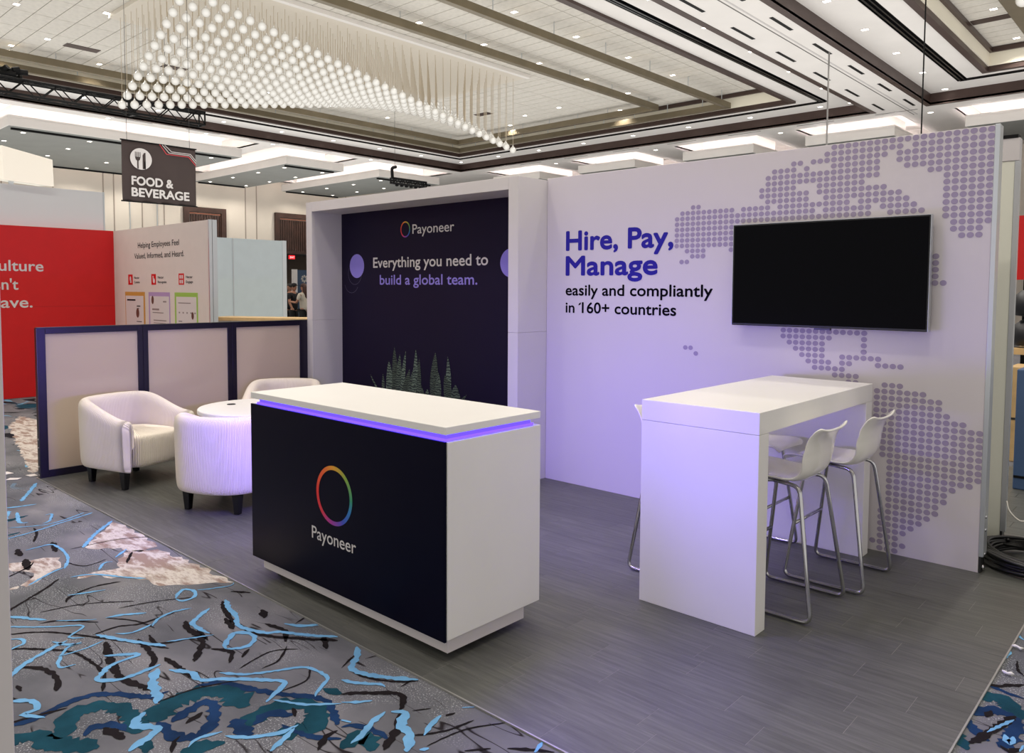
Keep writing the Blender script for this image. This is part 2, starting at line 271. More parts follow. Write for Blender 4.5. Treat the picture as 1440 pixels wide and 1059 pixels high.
# text as a flat mesh: fits body between a0..a1 with the given base line and cap height
def text_mesh(body, bold=.0, spacing=1.0, depth=0):
    c = bpy.data.curves.new('lettering', 'FONT'); c.body = body; c.offset = bold; c.space_character = spacing; c.size = 1; c.resolution_u = 4
    o = bpy.data.objects.new('lettering', c); COL.objects.link(o)
    bpy.context.view_layer.update(); dg = bpy.context.evaluated_depsgraph_get()
    me = bpy.data.meshes.new_from_object(o.evaluated_get(dg)); bpy.data.objects.remove(o); return me
CAPH = {}
def cap_h(bold):
    if bold not in CAPH:
        me = text_mesh('H', bold); ys = [v.co.y for v in me.vertices]; CAPH[bold] = (min(ys), max(ys))
    return CAPH[bold]
def lettering(body, fn, a0, a1, base, cap, material, parent, bold=.018, label=None, name='lettering', spacing=1.0):
    """flat lettering; weight comes from stacked copies a hair apart"""
    me = text_mesh(body, 0, spacing); xs = [v.co.x for v in me.vertices]; y0, y1 = cap_h(0)
    d = bold*.9; sx = (a1-a0-2*d*cap)/(max(xs)-min(xs)); sy = (cap-2*d*cap)/(y1-y0); mx = min(xs); off = wloc(parent)
    nrm = (Vector(fn(0, 0))-Vector(fn(1, 0))).cross(Vector((0, 0, -1))).normalized()
    if nrm.dot(Vector((0, 0, CAMZ))-Vector(fn(a0, base))) < 0: nrm = -nrm
    V, F = [], []
    for k, (ox, oy) in enumerate(((0, 0), (-1, 0), (1, 0), (0, -1), (0, 1), (-.7, -.7), (.7, -.7), (-.7, .7), (.7, .7)) if bold > .005 else ((0, 0),)):
        n = len(V)
        for v in me.vertices:
            p = Vector(fn(a0+d*cap+(v.co.x-mx)*sx+ox*d*cap, base+d*cap+(v.co.y-y0)*sy+oy*d*cap))-off+nrm*(.00008*k); V.append(tuple(p))
        F += [tuple(n+i for i in f.vertices) for f in me.polygons]
    m2 = bpy.data.meshes.new(name); m2.from_pydata(V, [], F); m2.materials.append(material); bpy.data.meshes.remove(me)
    o = bpy.data.objects.new(name, m2); COL.objects.link(o); o.parent = parent
    if label: o['label'] = label
    return o
def lettering_old(body, fn, a0, a1, base, cap, material, parent, bold=.018, label=None, name='lettering', spacing=1.0):
    me = text_mesh(body, bold, spacing); xs = [v.co.x for v in me.vertices]; y0, y1 = cap_h(bold)
    sx = (a1-a0)/(max(xs)-min(xs)); sy = cap/(y1-y0); mx = min(xs); off = wloc(parent)
    for v in me.vertices:
        p = Vector(fn(a0+(v.co.x-mx)*sx, base+(v.co.y-y0)*sy))-off; v.co = p
    me.materials.clear(); me.materials.append(material)
    o = bpy.data.objects.new(name, me); COL.objects.link(o); o.parent = parent
    if label: o['label'] = label
    return o
def on_y(Y): return lambda a, b: (a, Y, b)        # vertical plane facing the viewer's side (-Y)
def on_x(X): return lambda a, b: (X, a, b)        # vertical plane facing +X

# ---------------------------------------------------------------- materials
M_soffit = mat('white_ceiling_paint', (222, 218, 213), .7, vary=.03, vscale=1.5)
M_tile = mat('ceiling_tile', (205, 200, 190), .85, vary=.06, vscale=9, bump=.3, bscale=160)
M_tilegap = mat('tile_joint', (105, 100, 94), .9)
M_brown = mat('dark_bronze_trim', (70, 54, 49), .42, metal=.35, vary=.12, vscale=2)
M_bronze = mat('champagne_bronze', (122, 112, 92), .36, metal=.5, vary=.1, vscale=2.5)
M_cream = mat('cream_cove', (232, 226, 208), .7)
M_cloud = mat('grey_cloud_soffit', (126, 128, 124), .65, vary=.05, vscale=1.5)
M_black = mat('matt_black', (9, 9, 10), .6, spec=.2)
M_blackgloss = mat('black_gloss', (14, 14, 16), .18)
M_lens = mat('downlight_lens', (255, 250, 240), .5, emit=9, ecol=(255, 247, 236))
M_cove = mat('cove_light_strip', (255, 244, 242), .5, emit=24, ecol=(255, 240, 238))
M_white = mat('white_laminate', (232, 230, 226), .38, vary=.015, vscale=3)
M_whitepanel = mat('white_panel', (208, 204, 204), .5, vary=.02, vscale=2)
M_alu = mat('brushed_aluminium', (200, 205, 208), .3, metal=.7)
M_chrome = mat('chrome', (190, 190, 192), .12, metal=1)
M_steel = mat('dark_steel', (70, 70, 70), .35, metal=.8)
M_shell = mat('glossy_white_plastic', (244, 241, 232), .14, coat=.5)
M_text_white = mat('white_print', (214, 210, 208), .6)
M_text_black = mat('black_print', (8, 7, 16), .8, spec=.05)
M_blueprint = mat('indigo_print', (48, 42, 146), .8, spec=.08)
M_lilac = mat('lilac_print', (138, 124, 214), .6)
M_red = mat('red_banner_print', (205, 6, 10), .5, vary=.03)
M_wood = mat('pale_wood', (205, 172, 122), .5, vary=.12, vscale=8)
M_palepanel = mat('pale_blue_panel', (212, 226, 230), .45, vary=.02)

# ================================================================ SETTING
# ---- carpet material
CARROT = R(55)
def carpet_mat():
    m_ = bpy.data.materials.new('patterned_carpet'); m_.use_nodes = True; nt = m_.node_tree; L = nt.links.new; b = nt.nodes['Principled BSDF']
    b.inputs['Roughness'].default_value = .95; b.inputs['Specular IOR Level'].default_value = .1
    tc = nt.nodes.new('ShaderNodeTexCoord')
    def noise(scale, det=3, sx=1, sy=1, rot=0, dist=0, off=0):
        mp = nt.nodes.new('ShaderNodeMapping'); mp.inputs['Scale'].default_value = (sx, sy, 1); mp.inputs['Rotation'].default_value = (0, 0, rot); mp.inputs['Location'].default_value = (off, off*.7, 0)
        L(tc.outputs['Object'], mp.inputs['Vector']); n = nt.nodes.new('ShaderNodeTexNoise')
        n.inputs['Scale'].default_value = scale; n.inputs['Detail'].default_value = det; n.inputs['Distortion'].default_value = dist
        L(mp.outputs['Vector'], n.inputs['Vector']); return n.outputs['Fac']
    def ramp(fac, stops, const=False):
        r_ = nt.nodes.new('ShaderNodeValToRGB'); cr = r_.color_ramp
        if const: cr.interpolation = 'CONSTANT'
        while len(cr.elements) < len(stops): cr.elements.new(.5)
        for e, (p, c) in zip(cr.elements, stops): e.position = p; e.color = c if len(c) == 4 else (*c, 1)
        L(fac, r_.inputs['Fac']); return r_.outputs['Color']
    def mix(f, a, b_):
        x = nt.nodes.new('ShaderNodeMixRGB'); L(f, x.inputs['Fac']); L(a, x.inputs[1])
        if isinstance(b_, tuple): x.inputs[2].default_value = b_
        else: L(b_, x.inputs[2])
        return x.outputs['Color']
    W = (1, 1, 1, 1); K = (0, 0, 0, 1)
    base = ramp(noise(1.6, 6, 1, 1.6, .5), [(.3, lin((88, 90, 95))), (.55, lin((116, 116, 121))), (.75, lin((140, 138, 140)))])
    speck = ramp(noise(150, 2), [(.58, K), (.64, W)]); gate = ramp(noise(2.2, 2, off=9), [(.48, K), (.60, W)])
    sp = nt.nodes.new('ShaderNodeMixRGB'); sp.blend_type = 'MULTIPLY'; sp.inputs['Fac'].default_value = 1; L(speck, sp.inputs[1]); L(gate, sp.inputs[2])
    c = mix(sp.outputs['Color'], base, lin((172, 176, 178)))
    def lines(scale, sx, sy, rot, off, lo, width, col, gscale, goff, glo):
        l = ramp(noise(scale, 2, sx, sy, rot, .1, off), [(lo, K), (lo+.004, W), (lo+width, W), (lo+width+.004, K)])
        g = ramp(noise(gscale, 2, off=goff), [(glo, K), (glo+.03, W)])
        q = nt.nodes.new('ShaderNodeMixRGB'); q.blend_type = 'MULTIPLY'; q.inputs['Fac'].default_value = 1; L(l, q.inputs[1]); L(g, q.inputs[2])
        return q.outputs['Color'], col
    for f, col in (lines(.8, 1, 7, -CARROT, 3, .50, .009, lin((40, 36, 38)), 2.4, 2, .52),
                   lines(1.0, 1, 8, -CARROT-.15, 7, .47, .008, lin((44, 40, 42)), 2.0, 5, .56)):
        c = mix(f, c, col)
    # beyond the traced part, bigger strokes come from noise too
    far = nt.nodes.new('ShaderNodeSeparateXYZ'); L(tc.outputs['Object'], far.inputs[0])
    mr = nt.nodes.new('ShaderNodeMapRange'); mr.inputs[1].default_value = -6.9; mr.inputs[2].default_value = -7.6; L(far.outputs['X'], mr.inputs[0])
    for f, col in (lines(1.1, .7, 2.2, .5, 21, .47, .028, lin((116, 168, 200)), 1.5, 31, .52),
                   lines(.9, .8, 2.0, .6, 41, .50, .05, lin((30, 32, 40)), 1.2, 11, .50),
                   lines(.7, 1, 1, .3, 51, .56, .06, lin((26, 66, 84)), .8, 61, .55)):
        q = nt.nodes.new('ShaderNodeMixRGB'); q.blend_type = 'MULTIPLY'; q.inputs['Fac'].default_value = 1; L(f, q.inputs[1]); L(mr.outputs[0], q.inputs[2])
        c = mix(q.outputs['Color'], c, col)
    L(c, b.inputs['Base Color'])
    n = noise(700, 1); bp = nt.nodes.new('ShaderNodeBump'); bp.inputs['Strength'].default_value = .5; bp.inputs['Distance'].default_value = .004
    L(n, bp.inputs['Height']); L(bp.outputs['Normal'], b.inputs['Normal'])
    return m_
floor = MB().box(-33.6, 4, -5, 31.6, -.2, 0).build('floor', carpet_mat()); struct(floor)
floor['label'] = 'grey ballroom carpet with black, blue and teal brushstroke pattern'

def ribbon(mb, pts, w_, z, seed):
    rnd = random.Random(seed); P = [Vector((x, y, 0)) for x, y in pts]
    out = []
    for i in range(len(P)-1):
        p0 = P[max(i-1, 0)]; p1 = P[i]; p2 = P[i+1]; p3 = P[min(i+2, len(P)-1)]
        n = max(2, int((p2-p1).length/.014))
        for k in range(n):
            t = k/n
            out.append(.5*((2*p1)+(p2-p0)*t+(2*p0-5*p1+4*p2-p3)*t*t+(3*p1-p0-3*p2+p3)*t**3))
    out.append(P[-1]); base = len(mb.v); N = len(out)
    for i, p in enumerate(out):
        t = (out[min(i+1, N-1)]-out[max(i-1, 0)]).normalized(); nn = Vector((-t.y, t.x, 0))
        e = min(1, (i+.8)/4, (N-i-.2)/4); l = w_*.42*e*rnd.uniform(.55, 1.35); q = w_*.42*e*rnd.uniform(.55, 1.35)
        a = p+nn*l; b = p-nn*q; mb.v += [(a.x, a.y, z), (b.x, b.y, z)]
    for i in range(N-1): mb.f.append((base+2*i, base+2*i+1, base+2*i+3, base+2*i+2))
def strokes(data, material, z, label, scale=1.0):
    mb = MB()
    for k, (w_, pts) in enumerate(data): ribbon(mb, pts, w_*scale, z, k*13+int(z*1e5))
    o = mb.build('carpet_pattern', material, floor, kind='stuff'); o['label'] = label; return o
def carpet_plain(name, rgb, vary, vs): return mat(name, rgb, .95, vary=vary, vscale=vs, spec=.1, bump=.3, bscale=500)
cm = MB()
for k, pts in enumerate(CREAM):
    rnd = random.Random(k); out = []
    for i in range(len(pts)):
        a = Vector(pts[i]); b = Vector(pts[(i+1) % len(pts)]); n = max(2, int((b-a).length/.04)); nn = Vector((-(b-a).y, (b-a).x)).normalized()
        for j in range(n):
            q = a+(b-a)*j/n+nn*rnd.uniform(-.02, .02); out.append((q.x, q.y, .0008))
    cm.poly(out)
def cream_mat():
    m_ = mat('cream_carpet', (205, 194, 184), .95, vary=.02, spec=.1, bump=.3, bscale=500); nt = m_.node_tree
    n = nt.nodes.new('ShaderNodeTexNoise'); n.inputs['Scale'].default_value = 2.6; n.inputs['Detail'].default_value = 8; n.inputs['Roughness'].default_value = .66
    tc = nt.nodes.new('ShaderNodeTexCoord'); mp = nt.nodes.new('ShaderNodeMapping'); mp.inputs['Scale'].default_value = (1, 3.2, 1); mp.inputs['Rotation'].default_value = (0, 0, -CARROT)
    nt.links.new(tc.outputs['Object'], mp.inputs[0]); nt.links.new(mp.outputs[0], n.inputs['Vector'])
    r_ = nt.nodes.new('ShaderNodeValToRGB'); e = r_.color_ramp.elements; e[0].position = .36; e[0].color = lin((140, 118, 110)); e[1].position = .44; e[1].color = lin((174, 162, 154)); x = r_.color_ramp.elements.new(.50); x.color = lin((206, 199, 192))
    x = e = r_.color_ramp.elements.new(.58); x.color = lin((150, 130, 120))
    nt.links.new(n.outputs['Fac'], r_.inputs['Fac']); nt.links.new(r_.outputs['Color'], nt.nodes['Principled BSDF'].inputs['Base Color']); return m_
o = cm.build('carpet_pattern', cream_mat(), floor, kind='stuff'); o['label'] = 'cream and brown mottled carpet patches'
strokes(TEAL, carpet_plain('teal_carpet', (24, 66, 80), .3, 7), .0012, 'broad teal swirls in the carpet')
strokes(NAVY, carpet_plain('navy_carpet', (26, 52, 88), .3, 7), .0016, 'dark blue swirls in the carpet')
strokes(BLACK, carpet_plain('black_carpet', (30, 26, 28), .2, 9), .0020, 'black brushstrokes in the carpet')
strokes(BLUE, carpet_plain('light_blue_carpet', (112, 166, 206), .12, 9), .0024, 'light blue brushstrokes in the carpet')

# ---- vinyl plank floor of the booth
def plank_mat(name, k):
    m_ = bpy.data.materials.new(name); m_.use_nodes = True; nt = m_.node_tree; L = nt.links.new; b = nt.nodes['Principled BSDF']
    b.inputs['Roughness'].default_value = .42; b.inputs['Specular IOR Level'].default_value = .45
    tc = nt.nodes.new('ShaderNodeTexCoord'); oi = nt.nodes.new('ShaderNodeObjectInfo')
    mp = nt.nodes.new('ShaderNodeMapping'); mp.inputs['Scale'].default_value = (2.2, 34, 1); L(tc.outputs['Object'], mp.inputs['Vector'])
    ad = nt.nodes.new('ShaderNodeVectorMath'); L(mp.outputs[0], ad.inputs[0])
    cb = nt.nodes.new('ShaderNodeCombineXYZ'); ml = nt.nodes.new('ShaderNodeMath'); ml.operation = 'MULTIPLY'; ml.inputs[1].default_value = 57; L(oi.outputs['Random'], ml.inputs[0]); L(ml.outputs[0], cb.inputs[2]); L(cb.outputs[0], ad.inputs[1])
    n = nt.nodes.new('ShaderNodeTexNoise'); n.inputs['Scale'].default_value = 1.6; n.inputs['Detail'].default_value = 7; n.inputs['Roughness'].default_value = .65; L(ad.outputs[0], n.inputs['Vector'])
    cr = nt.nodes.new('ShaderNodeValToRGB'); e = cr.color_ramp.elements
    e[0].position = .25; e[0].color = lin((64-k, 65-k, 62-k)); e[1].position = .85; e[1].color = lin((108-k, 108-k, 103-k)); x = e.new(.5); x.color = lin((83-k, 84-k, 80-k))
    L(n.outputs['Fac'], cr.inputs['Fac'])
    hs = nt.nodes.new('ShaderNodeHueSaturation'); mm = nt.nodes.new('ShaderNodeMapRange'); mm.inputs[3].default_value = .93; mm.inputs[4].default_value = 1.07; L(oi.outputs['Random'], mm.inputs[0]); L(mm.outputs[0], hs.inputs['Value']); L(cr.outputs['Color'], hs.inputs['Color'])
    L(hs.outputs['Color'], b.inputs['Base Color'])
    bp = nt.nodes.new('ShaderNodeBump'); bp.inputs['Strength'].default_value = .12; bp.inputs['Distance'].default_value = .003; L(n.outputs['Fac'], bp.inputs['Height']); L(bp.outputs['Normal'], b.inputs['Normal'])
    return m_
M_plank = plank_mat('grey_wood_vinyl', 0)
FX0, FX1, FY0, FY1, FZ = -7.24, -.625, 2.035, 5.02, .006
bf = thing('booth_floor', 'dark grey wood-look vinyl plank floor under the white booth', 'flooring', (-3.9, 2.035, 0))
MB().box(FX0, FX1, FY0, FY1, .0002, .0055).build('underlay', mat('pale_joint', (146, 144, 140), .7), bf)
MB().box(FX0, FX1, FY0-.007, FY0-.0005, .0002, .008).box(FX1+.0005, FX1+.007, FY0-.007, 8.35, .0002, .008).build('edge_trim', mat('grey_metal_edge', (170, 170, 165), .35, metal=.6), bf)
PITCH_Y, LEN = .1535, .634
joint = {0: -1.72, 1: -2.06, 2: -1.51, 3: -1.795, 4: -1.953, 5: -2.203, 6: -1.62, 7: -1.443, 8: -1.054, 9: -1.345, 10: -.995, 11: -1.26, 12: -1.7, 13: -1.4, 14: -1.05, 15: -.857, 16: -1.15, 17: -.9, 18: -1.3, 19: -1.6}
unit = {}
def plank(x0, x1, y0, y1):
    key = (round(x1-x0, 3), round(y1-y0, 3))
    if key not in unit:
        g = .0009; me = MB().box(g*.8, key[0]-g*.8, g, key[1]-g, 0, .0028).mesh('plank'); me.materials.append(M_plank); unit[key] = me
    o = bpy.data.objects.new('plank', unit[key]); COL.objects.link(o); o.parent = bf; o.location = Vector((x0, y0, .0032))-bf.location
for r in range(20):
    y0 = FY0+r*PITCH_Y; y1 = min(y0+PITCH_Y, FY1)
    if y1-y0 < .02: continue
    j = joint[r]; x = j-LEN*math.ceil((j-FX0)/LEN)
    while x < FX1-.01:
        a, b = max(x, FX0), min(x+LEN, FX1)
        if b-a > .01: plank(a, b, y0, y1)
        x += LEN
mb = MB()
for r in range(21):
    x = -1.9-(r*.23) % .63
    while x < FX1-.02:
        a, b = max(x, -1.9), min(x+LEN, FX1)
        if b-a > .02: mb.box(a+.001, b-.001, FY1+r*PITCH_Y+.001, FY1+(r+1)*PITCH_Y-.001, .0005, .006)
        x += LEN
mb.build('plank', M_plank, bf, kind='stuff', label='planks of the same floor running on behind the screen wall')

# ---- ceiling: soffit with openings
AX0, AX1, AY1 = -23.97, -7.42, 22.94
BX0, BX1, BY1 = -5.9, 8.0, 22.98
Y_S = -6.0
LEFT_CL = [(6.2, 14.05), (14.72, 18.2), (18.95, 23.2)]
FAR_CL = [-21.85, -17.28, -12.7, -8.4, -4.0, .5]
holes = [(AX0, AX1, Y_S+.5, AY1), (BX0, BX1, Y_S+.5, BY1)]
rec = [(-32.9, -24.7, a, b) for a, b in LEFT_CL] + [(c-1.52, c+1.52, 23.85, 28.2) for c in FAR_CL]
def holey(x0, x1, y0, y1, hs, z):
    xs = sorted({x0, x1, *[h[0] for h in hs], *[h[1] for h in hs]}); ys = sorted({y0, y1, *[h[2] for h in hs], *[h[3] for h in hs]})
    xs = [x for x in xs if x0 <= x <= x1]; ys = [y for y in ys if y0 <= y <= y1]; mb = MB()
    for i in range(len(xs)-1):
        for j in range(len(ys)-1):
            cx, cy = (xs[i]+xs[i+1])/2, (ys[j]+ys[j+1])/2
            if not any(h[0] < cx < h[1] and h[2] < cy < h[3] for h in hs): mb.box(xs[i], xs[i+1], ys[j], ys[j+1], z, z+.05)
    return mb
ceil = holey(-33.3, 8.3, Y_S, 31.3, holes+rec, ZS).build('ceiling', M_soffit); struct(ceil)
ceil['label'] = 'white ballroom ceiling with coffers, hanging panels and cove lights'
# soffit joints
MB().box(-6.58, -6.555, Y_S, 24.0, ZS-.004, ZS-.0005).build('ceiling_joint', mat('ceiling_joint_grey', (110, 106, 104), .8), ceil)
MB().box(-6.50, -6.46, Y_S, 24.0, ZS-.003, ZS-.0005).build('ceiling_joint', mat('ceiling_joint_light', (190, 186, 184), .8), ceil)

TILE_PARTS = [0]
def coffer(x0, x1, y1, tile_x=.6, label=''):
    y0 = Y_S+.5; oi = 1.5
    MB().ring(x0, x1, y0, y1, 0, -.13, ZS-.012, Z1+.02).build('coffer_trim', M_brown, ceil, label='dark brown edge band of the coffer')
    # flat margin, split by the black track slot
    MB().ring(x0, x1, y0, y1, 0, .83, Z1, Z1+.04).ring(x0, x1, y0, y1, 1.08, oi+.05, Z1, Z1+.04).build('coffer_margin', M_soffit, ceil)
    MB().ring(x0, x1, y0, y1, .80, 1.10, Z1+.05, Z1+.07).ring(x0, x1, y0, y1, .80, .83, Z1+.01, Z1+.06).ring(x0, x1, y0, y1, 1.08, 1.11, Z1+.01, Z1+.06).build('track_slot', M_black, ceil)
    MB().ring(x0, x1, y0, y1, .90, .94, Z1-.02, Z1+.05).ring(x0, x1, y0, y1, .99, 1.02, Z1-.01, Z1+.05).build('light_track', M_blackgloss, ceil)
    MB().ring(x0, x1, y0, y1, oi, oi+.14, Z1-.06, Z1+.07).build('coffer_trim', M_brown, ceil, label='inner dark brown edge band of the coffer')
    MB().ring(x0, x1, y0, y1, oi+.13, oi+.17, Z1+.06, 7.24).build('cove_face', M_cream, ceil)
    MB().ring(x0, x1, y0, y1, oi+.10, oi+.24, 7.23, 7.335).build('coffer_trim', M_brown, ceil, label='upper dark brown band under the tiles')
    # lay-in tiles
    X0, X1, Y0, Y1 = x0+oi+.2, x1-oi-.2, y0+oi+.2, y1-oi-.2
    MB().box(X0-.1, X1+.1, Y0-.1, Y1+.1, ZT+.02, ZT+.05).build('tile_grid', M_tilegap, ceil)
    return X0, X1, Y0, Y1
def tiles(X0, X1, Y0, Y1, tx, ty, near, cap):
    """tiles: those near in view as parts, the others joined"""
    cells = []
    nx, ny = math.ceil((X1-X0)/tx), math.ceil((Y1-Y0)/ty)
    for j in range(ny):
        for i in range(nx):
            a0, a1 = X0+i*tx, min(X0+(i+1)*tx, X1); b0, b1 = Y1-(j+1)*ty, Y1-j*ty; b0 = max(b0, Y0)
            if a1-a0 > .03 and b1-b0 > .03: cells.append((a0, a1, b0, b1))
    cells.sort(key=lambda c: near(.5*(c[0]+c[1]), .5*(c[2]+c[3])))
    mb = MB(); shared = {}; g = .008
    for n, (a0, a1, b0, b1) in enumerate(cells):
        if n < cap:
            key = (round(a1-a0, 3), round(b1-b0, 3))
            if key not in shared:
                me = MB().box(g, key[0]-g, g, key[1]-g, 0, .02).mesh('ceiling_tile'); me.materials.append(M_tile); shared[key] = me
            o = bpy.data.objects.new('ceiling_tile', shared[key]); COL.objects.link(o); o.parent = ceil; o.location = (a0, b0, ZT)
        else: mb.box(a0+g, a1-g, b0+g, b1-g, ZT, ZT+.02)
    if mb.v: mb.build('ceiling_tile', M_tile, ceil, kind='stuff')
def vis(x, y):   # tiles inside the view cone first, nearest first
    d = Vector((x, y, ZT-CAMZ)); zz = d.dot(fw)
    if zz <= 0: return 1e6
    u = d.dot(rt)/zz*FPX; v = CY-d.dot(up)/zz*FPX
    return zz+(0 if abs(u) < 760 and -20 < v < 500 else 1000)
ta = coffer(AX0, AX1, AY1); tiles(*ta, 1.2, .405, vis, 240)
tb = coffer(BX0, BX1, BY1); tiles(*tb, .9, .405, vis, 55)

# suspended bronze frames in the left coffer
def frame(x0, x1, y1, z0, z1, w_, label):
    o = MB().box(x0-w_, x0, -4, y1+w_, z0, z1).box(x1-w_, x1, -4, y1+w_, z0, z1).box(x0, x1-w_, y1, y1+w_, z0, z1).build('suspended_frame', M_bronze, ceil, bevel=.006)
    o['label'] = label
    rods = MB(); y = y1-.3
    while y > 4:
        for x in (x0-w_/2, x1-w_/2): rods.tube([(x, y, z1), (x, y, ZT+.01)], .012, 5)
        y -= 1.9
    x = x0+.8
    while x < x1-.3: rods.tube([(x, y1+w_/2, z1), (x, y1+w_/2, ZT+.01)], .012, 5); x += 1.2
    rods.build('hanging_rod', M_alu, ceil, kind='stuff')
frame(-22.0, -10.72, 21.0, 6.90, 7.06, .14, 'lower bronze frame hanging in the coffer')
frame(-21.35, -12.72, 20.3, 7.02, 7.19, .14, 'upper bronze frame hanging in the coffer')
MB().box(-3.28, -2.95, -4, 20.1, 7.05, 7.22).build('suspended_frame', M_bronze, ceil, bevel=.006)
MB().box(BX0+1.75, -3.3, 18.95, 19.25, ZT-.012, ZT-.002).build('vent_grille', M_brown, ceil)
MB().box(-20.6, -20.3, 6.6, 7.35, ZT-.012, ZT-.002).build('vent_grille', M_brown, ceil)
MB().box(-20.6, -20.3, 8.9, 9.5, ZT-.012, ZT-.002).build('vent_grille', M_brown, ceil)
MB().box(-18.4, -17.8, 18.2, 18.5, ZT-.012, ZT-.002).build('vent_grille', M_brown, ceil)

# slot diffusers
for x in (-6.25, -7.03):
    for k in range(9):
        y = 22.82-2.02*k+(0 if x > -6.5 else .03)
        if x < -6.5: y0_, y1_ = y-.93, y
        else: y0_, y1_ = y-.93, y
        MB().box(x-.035, x+.035, y0_, y1_, ZS-.006, ZS-.0008).build('slot_vent', M_black, ceil)
for k in range(5):
    MB().box(-24.24, -24.2, 9.1+2.15*k, 10.2+2.15*k, ZS-.006, ZS-.0008).build('slot_vent', M_steel, ceil)
for k in range(7):
    MB().box(-20.9+2.25*k, -19.8+2.25*k, 23.3, 23.34, ZS-.006, ZS-.0008).build('slot_vent', M_steel, ceil)

# clouds and cove recesses
ZC = 6.1
def cloud(x0, x1, y0, y1, rx0, rx1, ry0, ry1, label):
    # recess walls + top
    MB().ring(rx0, rx1, ry0, ry1, 0, -.05, ZS-.004, ZS+.42).box(rx0, rx1, ry0, ry1, ZS+.40, ZS+.45).build('cove_recess', M_soffit, ceil)
    o = MB().box(x0, x1, y0, y1, ZC, ZC+.24).build('hanging_panel', M_soffit, ceil, bevel=.01); o['label'] = label
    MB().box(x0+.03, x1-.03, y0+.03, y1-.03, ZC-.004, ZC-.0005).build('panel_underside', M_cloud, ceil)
    MB().box(x0+.5, x1-.5, y0+.5, y1-.5, ZC+.241, ZS+.40).build('panel_neck', M_soffit, ceil)
    MB().ring(x0, x1, y0, y1, .0, .03, ZC+.24, ZC+.30).build('panel_lip', M_soffit, ceil)
    MB().ring(x0, x1, y0, y1, .12, .20, ZC+.242, ZC+.252).build('cove_strip', M_cove, ceil)
def tracks_x(x0, x1, y0, y1):
    MB().box(x0+.12, x0+.2, y0+.15, y1-.25, ZC-.06, ZC-.005).box(x1-.36, x1-.28, y0+.15, y1-.25, ZC-.06, ZC-.005).build('light_track', M_black, ceil)
for (a, b), (c, d) in zip([(6.6, 13.6), (15.3, 17.8), (19.5, 22.75)], LEFT_CL):
    cloud(-32.4, -25.1, a, b, -32.9, -24.7, c, d, 'square panel hanging below the lit ceiling recess'); tracks_x(-32.4, -25.1, a, b)
for c in FAR_CL: cloud(c-1.3, c+1.3, 24.1, 27.4, c-1.52, c+1.52, 23.85, 28.2, 'panel hanging below the far lit ceiling recess')

# downlights
def dl_mesh(s):
    a = MB().box(-s, s, -s*.8, s*.8, -.006, 0).mesh('lens'); a.materials.append(M_lens)
    b = MB().ring(-s*1.25, s*1.25, -s*1.05, s*1.05, 0, s*.22, -.01, .0).mesh('trim_ring'); b.materials.append(M_soffit); return a, b
DLM = dl_mesh(.062)
def downlight(x, y, z, label, group):
    t = thing('downlight', label, 'light', (x, y, z), 0, group)
    for n, me in zip(('lens', 'trim_ring'), DLM):
        o = bpy.data.objects.new(n, me); COL.objects.link(o); o.parent = t; o.location = (0, 0, -.0008)
ORD = 'first second third fourth fifth sixth seventh eighth ninth tenth eleventh twelfth thirteenth fourteenth fifteenth sixteenth seventeenth eighteenth nineteenth twentieth'.split()
def ordinal(n): return ORD[n] if n < 20 else ('twenty-'+ORD[n-20] if n < 29 else 'thirtieth' if n == 29 else 'thirty-'+ORD[n-30])
def seen(x, y, z):
    d = Vector((x, y, z-CAMZ)); q = d.dot(fw)
    if q <= 0: return None
    u = d.dot(rt)/q*FPX+720; v = CY-d.dot(up)/q*FPX
    return u if -5 < u < 1445 and -5 < v < 700 else None
def downlight_row(pts, z, where, group):
    vs = sorted((seen(x, y, z), x, y) for x, y in pts if seen(x, y, z) is not None)
    for n, (u, x, y) in enumerate(vs): downlight(x, y, z, '%s from the left of the downlights %s' % (ordinal(n), where), group)
downlight_row(DL_B, Z1, 'along the left edge of the right coffer', 'downlights along the right coffer edge')
downlight_row(DL_B_IN[:9], ZT, 'among the tiles of the right coffer', 'downlights in the right coffer tiles')
downlight_row(DL_A, Z1, 'in the right-hand margin of the chandelier coffer', 'downlights along the near edge of the left coffer')
downlight_row(DL_FAR, Z1, 'in the far margin of the chandelier coffer', 'downlights along the far edge of the left coffer')
downlight_row(DL_LEFT, Z1, 'in the left margin of the chandelier coffer', 'downlights along the left edge of the left coffer')
downlight_row(DL_TILE, ZT, 'in the tiles around the chandelier', 'downlights in the tiles of the left coffer')
for nm, ys in (('left', (7.2, 9.0, 10.9, 12.9)), ('middle', (15.75, 17.4)), ('right', (20.25, 21.9))):
    for k, x in enumerate((-25.95, -27.85, -29.85, -31.8)):
        downlight_row([(x, y) for y in ys], ZC-.004, 'in row %s of the %s hanging panel' % (('one', 'two', 'three', 'four')[k], nm), 'downlights in the left hanging panels')
downlight_row([(c+2.26, 23.98) for c in FAR_CL], ZS, 'between the far glowing ceiling recesses', 'downlights between the far recesses')
downlight_row([(-24.45, y) for y in (14.4, 18.6, 6.0, 9.0, 12.0)], ZS, 'beside the left glowing ceiling recesses', 'downlights beside the left recesses')

